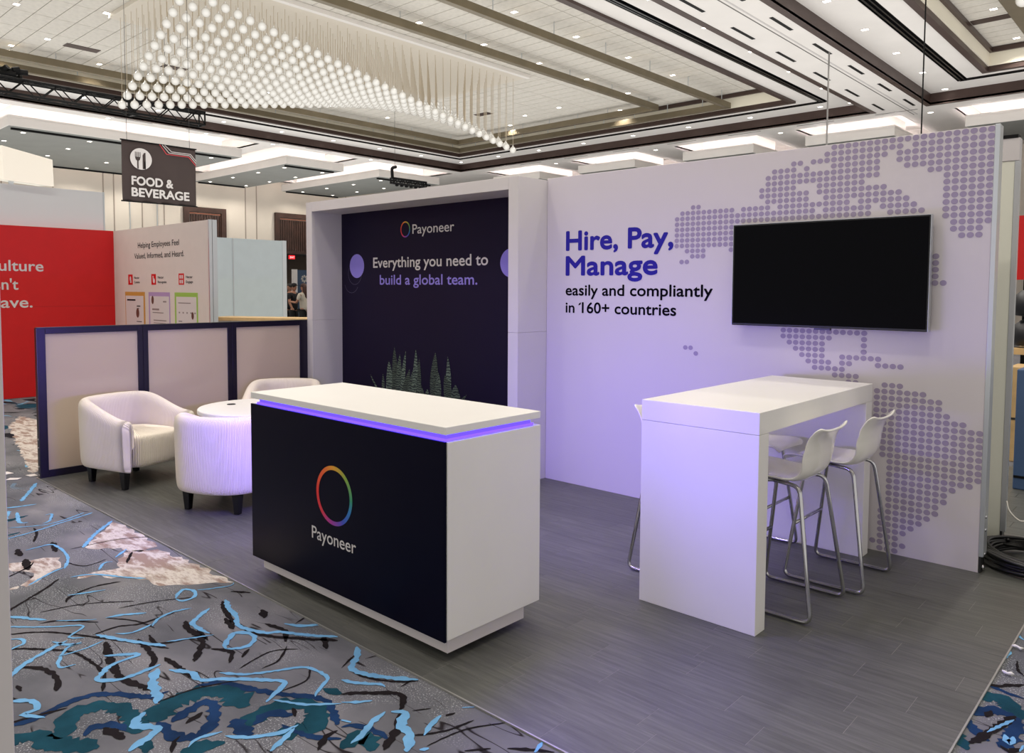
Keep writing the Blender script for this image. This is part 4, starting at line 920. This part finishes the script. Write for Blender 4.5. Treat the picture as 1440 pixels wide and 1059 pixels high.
# ---- behind the screen wall: second panel, cable coil
bk = thing('panel_wall', 'pale grey panel wall standing behind the screen wall at right', 'display wall', (-1.1, 5.68, 0))
MB().box(-3.0, -.955, 5.60, 5.66, .006, 2.40).build('panel', mat('pale_grey_green', (226, 228, 214), .5), bk)
MB().box(-3.0, -.93, 5.595, 5.665, 2.402, 2.54).build('header_rail', M_whitepanel, bk, bevel=.003)
MB().box(-.953, -.925, 5.595, 5.63, .1, 2.40).box(-.953, -.93, 5.635, 5.665, .1, 2.40).build('edge_profile', M_alu, bk)
MB().box(-3.0, -.94, 5.59, 5.67, 2.541, 2.56).build('top_gasket', M_black, bk)
MB().box(-.953, -.94, 5.60, 5.66, .006, .22).build('connector_plate', M_steel, bk)
cb = MB(); rnd = random.Random(11)
for k in range(16):
    rr = .34-.012*(k % 6)-rnd.uniform(0, .03); ox, oy = rnd.uniform(-.02, .02), rnd.uniform(-.02, .02); z0 = .018+.016*(k//3)+rnd.uniform(0, .006); ph = rnd.uniform(0, 6)
    pts = [(-.66+ox+rr*math.cos(a*math.pi/20), 5.30+oy+rr*.9*math.sin(a*math.pi/20), z0+.010*math.sin(a*math.pi/20*2+ph)+.006) for a in range(40)]
    cb.tube(pts, .0095, 7, close=True)
for k in range(5): cb.tube(smooth_path([(-.96+.02*k, 5.56-.03*k, .05+.012*k), (-.90, 5.42+.02*k, .07), (-.75, 5.35, .09+.01*k), (-.55, 5.2+.05*k, .10)], 5), .009, 7)
tag(cb.build('cable_coil', mat('black_rubber_cable', (16, 16, 17), .38), smooth=True), 'coil of thick black cable on the floor behind the wall end', 'cable')
tag(MB().tube(smooth_path([(-.92, 5.58, .30), (-.90, 5.572, .24), (-.84, 5.575, .19), (-.78, 5.588, .22), (-.74, 5.588, .20)], 6), .004, 6).build('thin_cable', M_shell, smooth=True), 'thin white cable hanging beside the grey panel down to the floor', 'cable')
# things glimpsed past the panel
t = thing('storage_rack', 'shelf of dark bags glimpsed at the right edge of the view', 'shelf', (-1.0, 9.2, 0))
MB().box(-1.5, -.3, 9.0, 9.6, 0.98, 1.04).build('shelf_board', M_wood, t)
MB().box(-1.5, -.3, 9.0, 9.6, .0, .06).build('shelf_board', M_wood, t)
MB().box(-1.5, -.3, 9.5, 9.6, .06, 2.0).build('back_board', M_black, t)
MB().box(-1.5, -.3, 9.02, 9.08, 1.72, 2.35).build('red_header', M_red, t)
for k in range(4):
    b_ = MB().lathe([(.0, 0), (.15, .02), (.19, .10), (.17, .2), (.09, .27), (0, .28)], 0, 0, 14).build('bag', mat('black_nylon', (28, 30, 36), .4), t, smooth=True, local=True)
    b_.location = Vector((-1.38+.3*k, 9.25, 1.045+.0*k)); b_.location -= wloc(t)
    b2 = b_.copy(); COL.objects.link(b2); b2.location.z += .3
t = MB().box(-1.17, -.5, 7.3, 7.8, .006, .98).build('blue_cabinet', mat('slate_blue', (62, 88, 128), .5), bevel=.01); tag(t, 'slate blue cabinet glimpsed at the right edge behind the panels', 'cabinet')
MB().box(-1.165, -.505, 7.295, 7.3, .1, .12).build('plinth_line', M_black, t)
t = MB().box(-1.43, -1.2, 8.5, 8.9, .0, .9).build('wooden_case', M_wood, bevel=.01); tag(t, 'pale wooden case standing behind the blue cabinet', 'case')
MB().box(-1.43, -1.2, 8.495, 8.5, .4, .42).build('lid_line', M_steel, t)
# end of a white panel right beside the camera
t = MB().box(-1.22, -1.136, .26, .285, .004, 2.0).build('panel_end', M_whitepanel, bevel=.003); tag(t, 'thin edge of a white panel close to the camera at the left border', 'panel')
# hanging wires
tag(MB().tube([(-6.219, 16.589, ZS), (-6.219, 16.589, 1.0)], .018, 8).build('hanging_rod', mat('grey_rod', (128, 126, 124), .5)), 'thin grey rod hanging from the soffit left of the wire, behind the screen wall', 'rod')
tag(MB().tube([(-3.914, 14.757, Z1), (-3.914, 14.757, 1.0)], .012, 6).build('hanging_wire', M_black), 'thin black wire hanging down behind the right end of the screen wall', 'wire')

# ================================================================ NEIGHBOURING BOOTHS
nb = thing('red_display_wall', 'red display wall with white slogan at the far left', 'display wall', (-12.7, 2.5, 0))
MB().box(-12.76, -12.66, -3.0, 4.70, .004, 2.467).build('red_panel', M_red, nb)
for z in (1.312,): MB().box(-12.6602, -12.659, -3, 4.70, z-.002, z+.002).build('panel_joint', mat('dark_red', (150, 4, 8), .6), nb)
fr = on_x(-12.6585)
lettering('culture', fr, 3.05, 3.721, 1.822, .155, M_text_white, nb, .022, 'bold white lettering')
lettering("isn't", fr, 3.06, 3.395, 1.556, .155, M_text_white, nb, .022, 'bold white lettering')
lettering('leave.', fr, 3.0, 3.567, 1.300, .155, M_text_white, nb, .022, 'bold white lettering')
tw = thing('white_panel_wall', 'pale grey panel wall rising behind the red display wall', 'display wall', (-12.9, 2.5, 0))
MB().box(-12.86, -12.78, -3.0, 4.62, .004, 3.06).build('panel', mat('pale_grey_panel', (222, 226, 227), .5), tw)
MB().box(-12.865, -12.775, 4.60, 4.625, .004, 3.064).build('edge_profile', M_alu, tw)
sb = thing('white_box_sign', 'blank white box sign standing on top of the grey panel wall', 'sign', (-12.9, 3.6, 3.07))
MB().prism([(-12.72, 3.27, 3.02+.09), (-12.72, 3.91, 3.075), (-12.72, 3.90, 3.464), (-12.72, 3.26, 3.585)], (-.3, -.12, .02)).build('box', mat('warm_white_box', (238, 232, 218), .5), sb, bevel=.005)
MB().box(-12.86, -12.82, 3.36, 3.42, 3.062, 3.13).build('bracket', M_alu, sb)

fw_ = thing('feature_display_wall', 'white display wall of printed feature cards beside the red wall', 'display wall', (-11.1, 4.75, 0))
MB().box(-12.655, -9.56, 4.70, 4.80, .004, 2.466).build('panel', mat('warm_grey_panel', (216, 208, 200), .55, vary=.02), fw_)
MB().box(-9.56, -9.535, 4.695, 4.735, .004, 2.47).box(-9.56, -9.54, 4.745, 4.805, .004, 2.47).build('edge_profile', M_alu, fw_)
fh = on_y(4.6985); fh2 = on_y(4.6975); fh3 = on_y(4.6965)
lettering('Helping Employees Feel', fh, -11.75, -10.40, 2.175, .078, M_text_black, fw_, .008, 'black lettering')
lettering('Valued, Informed, and Heard.', fh, -11.885, -10.255, 2.02, .078, M_text_black, fw_, .008, 'black lettering')
M_cardwhite = mat('card_white', (212, 206, 204), .6); M_photo = mat('portrait_brown', (96, 62, 50), .6); M_greyprint = mat('grey_print', (140, 132, 130), .6)
for (x0, x1, l1, l2, tx, kind) in ((-12.126, -11.964, 'Nectar', 'Comms', -11.91, 0), (-11.304, -11.153, 'Nectar', 'Recognize', -11.09, 1), (-10.43, -10.271, 'Nectar', 'Engage', -10.21, 2)):
    ic = MB().box(x0, x1, 4.698, 4.7, 1.638, 1.79).build('feature_icon', M_red, fw_, label='red rounded square icon')
    g = MB(); cxm = (x0+x1)/2; czm = 1.714
    if kind == 2:
        for u in (-.03, .03):
            for v in (-.035, .03): g.poly([fh2(cxm+u-.02, czm+v-.024), fh2(cxm+u+.02, czm+v-.024), fh2(cxm+u+.02, czm+v+.024), fh2(cxm+u-.02, czm+v+.024)])
    elif kind == 1: g.disc(fh2, cxm+.01, czm-.02, .035, 16).poly([fh2(cxm-.03, czm), fh2(cxm, czm), fh2(cxm, czm+.05), fh2(cxm-.03, czm+.05)])
    else: g.disc(fh2, cxm, czm+.01, .03, 16, .04).poly([fh2(cxm-.01, czm-.05), fh2(cxm+.04, czm-.05), fh2(cxm+.04, czm-.01), fh2(cxm-.01, czm-.01)])
    g.build('icon_glyph', M_text_white, ic)
    lettering(l1, fh, tx, tx+.19, 1.725, .034, M_text_black, fw_, .015)
    lettering(l2, fh, tx, tx+(.28 if kind == 1 else .2), 1.660, .034, M_text_black, fw_, .015)
for (x0, x1, rgb, w0, w1, kind) in ((-12.254, -11.539, (196, 146, 66), -12.232, -11.591, 0), (-11.409, -10.71, (172, 146, 190), -11.364, -10.739, 1), (-10.562, -9.88, (150, 190, 84), -10.512, -9.918, 2)):
    cd = MB().box(x0, x1, 4.6975, 4.7, .70, 1.532).build('feature_card', mat('card_%d_%d_%d' % rgb, rgb, .6), fw_, label='printed card with a coloured border')
    MB().box(w0, w1, 4.6965, 4.6975, .72, 1.474).build('card_sheet', M_cardwhite, cd)
    g = MB(); bar = lambda a, b, c, d: g.poly([fh3(a, c), fh3(b, c), fh3(b, d), fh3(a, d)])
    if kind == 0: bar(-12.18, -11.87, 1.40, 1.422); bar(-11.83, -11.70, 1.315, 1.33); bar(-11.83, -11.75, 1.28, 1.292); bar(-11.84, -11.66, 1.09, 1.10)
    if kind == 1: bar(-11.29, -11.06, 1.275, 1.30); bar(-11.28, -10.92, 1.235, 1.247); bar(-11.25, -10.83, 1.125, 1.14); bar(-11.25, -10.85, 1.09, 1.10); bar(-10.93, -10.82, 1.39, 1.41)
    if kind == 2: bar(-10.45, -10.08, 1.385, 1.397); bar(-10.45, -10.34, 1.135, 1.15); [bar(-10.44+.115*k, -10.40+.115*k, 1.25, 1.27) for k in range(5)]
    g.v = [(x, 4.6955, z) for x, y, z in g.v]; g.build('card_text', M_greyprint if kind else M_text_black, cd)
    c_ = {0: (-11.80, 1.22, .055, .07), 1: (-11.27, 1.42, .04, .06), 2: (-10.03, 1.225, .035, .05)}[kind]
    MB().disc(on_y(4.695), c_[0], c_[1], c_[2], 16, c_[3]).build('portrait', M_photo, cd)

pp = thing('pale_panel_wall', 'pale blue-grey panel wall between the feature wall and the white frame', 'display wall', (-12.7, 7, 0))
for a, b in ((5.2, 6.655), (6.665, 7.62)): MB().box(-12.74, -12.66, a, b, .004, 2.46).build('panel', M_palepanel, pp)
MB().box(-12.75, -12.65, 7.62, 7.70, .004, 2.465).build('edge_profile', mat('bright_aluminium', (222, 230, 234), .35), pp)
MB().box(-12.75, -12.65, 6.652, 6.668, .004, 2.46).build('joint_profile', M_alu, pp)

wb_ = thing('timber_bar', 'plain timber-topped bar behind the low partition', 'bar', (-8.9, 5.5, 0))
MB().prism([(-9.9, 4.86, 1.165), (-8.46, 5.62, 1.165), (-8.66, 6.0, 1.165), (-10.1, 5.24, 1.165)], (0, 0, .045)).build('bar_top', M_wood, wb_, bevel=.003)
MB().prism([(-9.85, 4.93, .006), (-8.5, 5.64, .006), (-8.66, 5.94, .006), (-10.0, 5.23, .006)], (0, 0, 1.157)).build('bar_body', M_whitepanel, wb_)

# ---- hanging banner
bn = thing('hanging_banner', 'dark brown hanging banner reading FOOD & BEVERAGE', 'banner', (-14, 6.0, 4.13))
M_ban = mat('brown_banner', (62, 50, 48), .7, vary=.05, vscale=3)
mb = MB(); nx, nz = 28, 14
for j in range(nz+1):
    for i in range(nx+1):
        y = 5.36+1.30*i/nx; z = 4.135-1.04*j/nz; q = (j/nz)**1.5*min(1, 4*(1-i/nx))
        mb.v.append((-14+.012*math.sin(i*.9-j*.25)*q+.006*math.sin(i*1.9+j*.5)*q, y, z))
for j in range(nz):
    for i in range(nx): a = j*(nx+1)+i; mb.f.append((a, a+1, a+nx+2, a+nx+1))
c_ = mb.build('cloth', M_ban, bn, smooth=True); s_ = c_.modifiers.new('thick', 'SOLIDIFY'); s_.thickness = .004
MB().tube([(-14, 5.34, 4.135), (-14, 6.68, 4.135)], .012, 8).tube([(-14, 5.34, 3.09), (-14, 6.68, 3.09)], .012, 8).build('pole', M_black, bn)
MB().tube([(-14, 5.45, 4.14), (-14, 5.45, ZS)], .004, 5).tube([(-14, 6.55, 4.14), (-14, 6.55, ZS+.4)], .004, 5).build('hanging_wire', M_steel, bn)
fx = on_x(-13.975)
lettering('FOOD &', fx, 5.506, 6.23, 3.375, .155, M_text_white, bn, .05, 'bold white lettering')
lettering('BEVERAGE', fx, 5.502, 6.524, 3.178, .155, M_text_white, bn, .05, 'bold white lettering')
MB().disc(fx, 5.675, 3.835, .185, 36).build('icon_disc', M_text_white, bn, label='white disc icon with fork and knife')
g = MB(); f9 = on_x(-13.972)
def bar9(a, b, c, d): g.poly([f9(a, c), f9(b, c), f9(b, d), f9(a, d)])
for k in range(4): bar9(5.572+.027*k, 5.584+.027*k, 3.86, 3.95)
g.poly([f9(*p) for p in ((5.572, 3.865), (5.665, 3.865), (5.655, 3.82), (5.635, 3.80), (5.60, 3.80), (5.582, 3.82))]); bar9(5.607, 5.631, 3.665, 3.80)
g.poly([f9(*p) for p in ((5.70, 3.665), (5.70, 3.90), (5.725, 3.945), (5.752, 3.95), (5.752, 3.665)) ]); bar9(5.728, 5.752, 3.665, 3.80)
g.build('icon_glyph', M_ban, bn)
for k, (dx, rgb) in enumerate(((0, (205, 60, 70)), (.045, (205, 200, 198)), (.09, (205, 200, 198)))):
    pl = [(6.00+dx, 4.13), (6.12+dx, 3.975-.0+dx*.6), (6.52+dx*.4, 3.975+dx*.6), (6.655, 3.83+dx*1.0)]
    q = MB()
    for (a, b), (c, d) in zip(pl, pl[1:]):
        n = Vector((-(d-b), c-a)).normalized()*.006; q.poly([f9(a-n.x, b-n.y), f9(c-n.x, d-n.y), f9(c+n.x, d+n.y), f9(a+n.x, b+n.y)])
    q.build('accent_line', mat('accent_%d' % rgb[1], rgb, .6), bn)

# ---- trusses
def truss(y0, y1, x, z, h, lab, lamps=()):
    t = thing('lighting_truss', lab, 'truss', (x, (y0+y1)/2, z))
    for dx in (0, h):
        for dz in (0, h): MB().tube([(x+dx, y0, z+dz), (x+dx, y1, z+dz)], .025, 8).build('chord', M_black, t)
    y = y0; m_ = MB(); k = 0
    while y < y1-.1:
        y2 = min(y+h, y1)
        for dx in (0, h): m_.tube([(x+dx, y, z+(h if k % 2 else 0)), (x+dx, y2, z+(0 if k % 2 else h))], .014, 5)
        m_.tube([(x+(h if k % 2 else 0), y, z), (x+(0 if k % 2 else h), y2, z)], .014, 5); m_.tube([(x+(h if k % 2 else 0), y, z+h), (x+(0 if k % 2 else h), y2, z+h)], .014, 5)
        k += 1; y = y2
    m_.build('brace', M_black, t, kind='stuff')
    for y in (y0, y1): MB().ring(x-.02, x+h+.02, y-.02, y+.02, 0, .0, z, z).box(x-.02, x+h+.02, y-.012, y+.012, z-.02, z+.03).box(x-.02, x+h+.02, y-.012, y+.012, z+h-.03, z+h+.02).box(x-.02, x+.02, y-.012, y+.012, z, z+h).box(x+h-.02, x+h+.02, y-.012, y+.012, z, z+h).build('end_plate', M_black, t)
    return t
t1 = truss(2.4, 8.87, -18.42, 5.5, .30, 'long black lighting truss hanging at the far left under the ceiling')
MB().box(-18.4, -18.14, 7.2, 7.28, 5.46, 5.85).build('joint_block', M_black, t1)
q = MB(); rnd = random.Random(2)
for k in range(9): q.tube([(-18.3+rnd.uniform(-.15, .15), 4.55+rnd.uniform(-.3, .5), 5.75+rnd.uniform(0, .3)), (-18.3+rnd.uniform(-.15, .15), 4.7+rnd.uniform(-.3, .5), 5.85+rnd.uniform(0, .2))], .06, 7)
q.build('moving_lamp', M_black, t1, label='cluster of black lamps on the truss')
MB().tube([(-18.27, 4.6, 5.8), (-18.27, 4.6, ZS)], .05, 8).build('chain_hoist', M_black, t1)
MB().tube([(-18.27, 8.0, 5.8), (-18.27, 8.0, ZT)], .006, 5).build('hanging_wire', M_steel, t1)
t2 = truss(16.0, 17.4, -20.0, 5.02, .16, 'short black truss with lamps above the white frame')
MB().tube(round_path([(-19.9, 16.0, 5.15), (-19.9, 15.98, 5.5), (-19.9, 16.15, 5.55)], .06), .05, 8).build('chain_hoist', M_black, t2)
MB().tube([(-19.9, 16.1, 5.5), (-19.9, 16.1, ZT)], .006, 5).build('hanging_wire', M_steel, t2)
for k in range(6): MB().lathe([(.03, 0), (.06, .02), (.05, .12)], -19.92, 16.2+.2*k, 8, 4.93).build('lamp_head', M_black, t2)

# ---- chandelier
def glassmat():
    m_ = bpy.data.materials.new('lit_glass_globe'); m_.use_nodes = True; nt = m_.node_tree; b = nt.nodes['Principled BSDF']; L = nt.links.new
    b.inputs['Base Color'].default_value = lin((104, 100, 94)); b.inputs['Roughness'].default_value = .12; b.inputs['Coat Weight'].default_value = .6
    lw = nt.nodes.new('ShaderNodeLayerWeight'); lw.inputs['Blend'].default_value = .42
    cr = nt.nodes.new('ShaderNodeValToRGB'); e = cr.color_ramp.elements; e[0].position = 0; e[0].color = (1, .97, .90, 1); e[1].position = .95; e[1].color = (.08, .07, .055, 1); x = e.new(.5); x.color = (.50, .47, .41, 1)
    L(lw.outputs['Facing'], cr.inputs[0]); L(cr.outputs[0], b.inputs['Emission Color']); b.inputs['Emission Strength'].default_value = .75; return m_
M_globe = glassmat(); M_rod = mat('satin_nickel_rod', (196, 184, 164), .35, metal=.4)
cx_l, cx_r, cyn = -17.30, -14.26, 6.66; NXc, NYc = 12, 36; sx_, sy_ = .2764, .2555
chd = thing('chandelier', 'vast chandelier of glass globes hanging in a wave from a rectangular canopy', 'chandelier', (-15.8, 11.2, 7.3))
MB().box(-17.50, -13.98, 6.50, 15.80, 7.26, 7.345).build('canopy', mat('canopy_cream', (206, 198, 184), .6), chd)
MB().box(-13.98, -13.86, 6.50, 15.85, 7.25, 7.345).build('canopy_edge', M_soffit, chd)
gl = MB(); gr = .089
prof = [(.0, -gr)]+[(gr*math.cos(a), gr*math.sin(a)) for a in [R(d) for d in (-75, -60, -42, -24, -6, 12, 30, 46, 60)]]+[(.030, gr*1.0), (.016, gr*1.25), (.010, gr*1.5)]
GM = MB().lathe(prof, 0, 0, 14).mesh('globe', True); GM.materials.append(M_globe)
rods = {}
def rodmesh(L_):
    key = round(L_, 2)
    if key not in rods: me = MB().tube([(0, 0, gr*1.3), (0, 0, max(key, .15))], .0055, 5).mesh('rod'); me.materials.append(M_rod); rods[key] = me
    return rods[key]
pend = []
for i in range(NXc):
    for j in range(NYc):
        x = cx_l+sx_*i; y = cyn+sy_*j; u = i/(NXc-1)
        zl = 5.456+.178*(y-6.66); zr = 7.09-.1935*(y-6.66); z = zl*(1-u)+zr*u
        z = min(z, 7.08)
        d = Vector((x, y, z-CAMZ)); dep = d.dot(fw); uu = d.dot(rt)/dep*FPX+720; vv = CY-d.dot(up)/dep*FPX
        pend.append((dep+(0 if vv > -20 else 100), x, y, z))
pend.sort(); rest = MB(); restr = MB()
for n, (_, x, y, z) in enumerate(pend):
    if n < 300:
        g_ = bpy.data.objects.new('globe', GM); COL.objects.link(g_); g_.parent = chd; g_.location = Vector((x, y, z))-chd.location
        r2 = bpy.data.objects.new('rod', rodmesh(7.27-z)); COL.objects.link(r2); r2.parent = g_
    else:
        rest.lathe([(a, b) for a, b in prof], x, y, 10, z); restr.tube([(x, y, z+gr*1.3), (x, y, 7.27)], .007, 4)
rest.build('globe', M_globe, chd, kind='stuff', smooth=True, label='farther glass globes of the chandelier')
restr.build('rod', M_rod, chd, kind='stuff')
ch2 = thing('chandelier', 'second glass chandelier, one globe showing at the top right corner', 'chandelier', (-1.7, 11.9, 7.3))
MB().box(-2.3, -1.5, 11.3, 12.6, 7.26, 7.345).build('canopy', MATS['canopy_cream'], ch2)
for dx in (0, .28, .56):
    for dy in (0, .26, .52):
        g_ = bpy.data.objects.new('globe', GM); COL.objects.link(g_); g_.parent = ch2; g_.location = Vector((-2.0+dx, 11.85+dy, 5.33+dx*.4+dy*.3))-ch2.location
        r2 = bpy.data.objects.new('rod', rodmesh(7.27-(5.33+dx*.4+dy*.3))); COL.objects.link(r2); r2.parent = g_

# ---- people far off in the doorway
def skin_body(name, J, E_, material, parent, lv=2):
    me = bpy.data.meshes.new(name); me.from_pydata([j[:3] for j in J], E_, []); me.materials.append(material)
    o = bpy.data.objects.new(name, me); COL.objects.link(o); o.parent = parent
    md = o.modifiers.new('skin', 'SKIN'); md.use_smooth_shade = True
    for v, j in zip(me.skin_vertices[0].data, J): v.radius = (j[3], j[4] if len(j) > 4 else j[3])
    me.skin_vertices[0].data[0].use_root = True
    s = o.modifiers.new('sub', 'SUBSURF'); s.levels = lv; s.render_levels = lv; return o
M_skin = mat('skin_tone', (178, 128, 104), .6); M_cloth_b = mat('black_clothes', (24, 24, 28), .8); M_cloth_w = mat('cream_blouse', (214, 206, 190), .8); M_hair_b = mat('brown_hair', (66, 38, 28), .6); M_hair_d = mat('dark_hair', (26, 20, 18), .6)
def person(x, y, rz, label, top, hair, long_hair=False, cap=False, reach=0):
    t = thing('person', label, 'person', (x, y, 0), rz, 'people talking in the doorway')
    # body, arms and hands are one surface; local +x is forward
    J = [(0, 0, .95, .10, .07), (0, 0, 1.18, .09, .06), (0, 0, 1.38, .10, .06), (0, 0, 1.46, .055, .055), (.01, 0, 1.54, .055, .055),
         (0, .09, .88, .06), (.02, .10, .50, .05), (0, .11, .10, .042), (.12, .11, .045, .035),
         (0, -.09, .88, .06), (.02, -.10, .50, .05), (0, -.11, .10, .042), (.12, -.11, .045, .035),
         (0, .19, 1.40, .055), (.02+.08*reach, .24, 1.14, .042), (.14+.22*reach, .20, .98+.20*reach, .032), (.20+.24*reach, .18, .95+.22*reach, .03),
         (0, -.19, 1.40, .055), (.02, -.24, 1.14, .042), (.12, -.22, .95, .032), (.17, -.20, .90, .03)]
    Ed = [(0, 1), (1, 2), (2, 3), (3, 4), (0, 5), (5, 6), (6, 7), (7, 8), (0, 9), (9, 10), (10, 11), (11, 12), (2, 13), (13, 14), (14, 15), (15, 16), (2, 17), (17, 18), (18, 19), (19, 20)]
    skin_body('body', J, Ed, M_skin, t, 1)
    Jt = [(0, 0, .86, .15, .115), (0, 0, 1.06, .165, .125), (0, 0, 1.20, .155, .12), (0, 0, 1.38, .18, .115), (0, 0, 1.47, .08, .075), (0, .19, 1.40, .07), (.02+.05*reach, .23, 1.22, .058), (0, -.19, 1.40, .068), (.01, -.23, 1.22, .058)]
    skin_body('shirt', Jt, [(0, 1), (1, 2), (2, 3), (3, 4), (3, 5), (5, 6), (3, 7), (7, 8)], top, t, 1)
    Jp = [(0, 0, .98, .155, .12), (0, .09, .86, .10), (.02, .10, .50, .078), (0, .11, .09, .062), (0, -.09, .86, .10), (.02, -.10, .50, .078), (0, -.11, .09, .062)]
    skin_body('trousers', Jp, [(0, 1), (1, 2), (2, 3), (0, 4), (4, 5), (5, 6)], M_cloth_b, t, 1)
    MB().box(-.08, .17, .07, .15, 0, .06).box(-.08, .17, -.15, -.07, 0, .06).build('shoes', M_black, t, local=True, bevel=.02)
    h = MB().lathe([(0, -.115), (.045, -.11), (.066, -.07), (.076, -.01), (.078, .04), (.066, .085), (.04, .11), (0, .118)], 0, 0, 16).build('head', M_skin, t, smooth=True, local=True); h.location = (.02, 0, 1.63); h.scale = (1.15, 1, 1)
    fc = MB().lathe([(0, 0), (.008, .003), (.009, .008), (0, .012)], 0, 0, 8)
    for s in (-1, 1):
        e = MB().lathe([(0, -.008), (.009, 0), (0, .008)], .0, 0, 8).build('eye', M_black, h, local=True, smooth=True); e.location = (.068, s*.03, .005)
        e2 = MB().lathe([(0, -.028), (.014, -.01), (.016, .015), (0, .028)], 0, 0, 8).build('ear', M_skin, h, local=True, smooth=True); e2.location = (0, s*.08, -.005); e2.scale = (1, .5, 1)
    MB().tube([(.07, 0, .01), (.088, 0, -.022), (.074, 0, -.03)], [.006, .011, .006], 6).build('nose', M_skin, h, local=True, smooth=True)
    MB().tube([(.066, -.02, -.055), (.074, 0, -.057), (.066, .02, -.055)], .005, 6).build('mouth', mat('lips', (140, 70, 66), .6), h, local=True, smooth=True)
    hr = MB().lathe([(.085, -.005), (.09, .04), (.078, .088), (.045, .118), (0, .128)], -.012, 0, 16).build('hair', hair, h, smooth=True, local=True)
    if long_hair: MB().tube([(-.03, 0, .08), (-.065, 0, 0), (-.08, 0, -.12), (-.09, 0, -.30), (-.08, 0, -.38)], [.06, .085, .09, .07, .02], 12).build('long_hair', hair, h, smooth=True, local=True)
    if cap: MB().lathe([(.092, .045), (.092, .07), (.07, .12), (0, .14)], 0, 0, 16).box(.05, .17, -.06, .06, .045, .055).build('cap', M_cloth_b, h, smooth=False, local=True)
    return t
person(-22.6, 13.87, R(-70), 'person in dark clothes standing behind the one in a cap', M_cloth_b, M_hair_d)
person(-21.9, 13.57, R(20), 'person in black shirt and cap seen from the side in the doorway', M_cloth_b, M_hair_d, cap=True, reach=1)
person(-21.15, 13.47, R(-160), 'person with long brown hair and cream blouse beside the navy panel', M_cloth_w, M_hair_b, long_hair=True, reach=1)
nv = thing('navy_sign_panel', 'tall navy sign panel with a white gear emblem far off in the doorway', 'sign', (-24, 15.2, 0))
MB().box(-24.05, -24, 15.02, 17.4, .004, 2.24).build('panel', mat('slate_navy', (44, 66, 92), .5), nv)
MB().box(-24.1, -23.98, 14.86, 15.02, .004, 2.26).build('edge_profile', M_whitepanel, nv)
g = MB(); f24 = on_x(-23.995)
for k in range(8):
    a = k*math.pi/4; c, s = math.cos(a), math.sin(a)
    g.poly([f24(15.31+.13*c*1+.03*-s, 1.93+.13*s+.03*c), f24(15.31+.13*c-.03*-s, 1.93+.13*s-.03*c), f24(15.31+.07*c-.03*-s, 1.93+.07*s-.03*c), f24(15.31+.07*c+.03*-s, 1.93+.07*s+.03*c)])
for k in range(24):
    a, b = k*math.pi/12, (k+1)*math.pi/12; g.poly([f24(15.31+q*math.cos(t_), 1.93+q*math.sin(t_)) for q, t_ in ((.10, a), (.10, b), (.055, b), (.055, a))])
g.build('gear_emblem', M_text_white, nv)
lettering('U', f24, 15.24, 15.36, 1.55, .14, M_text_white, nv, .03)
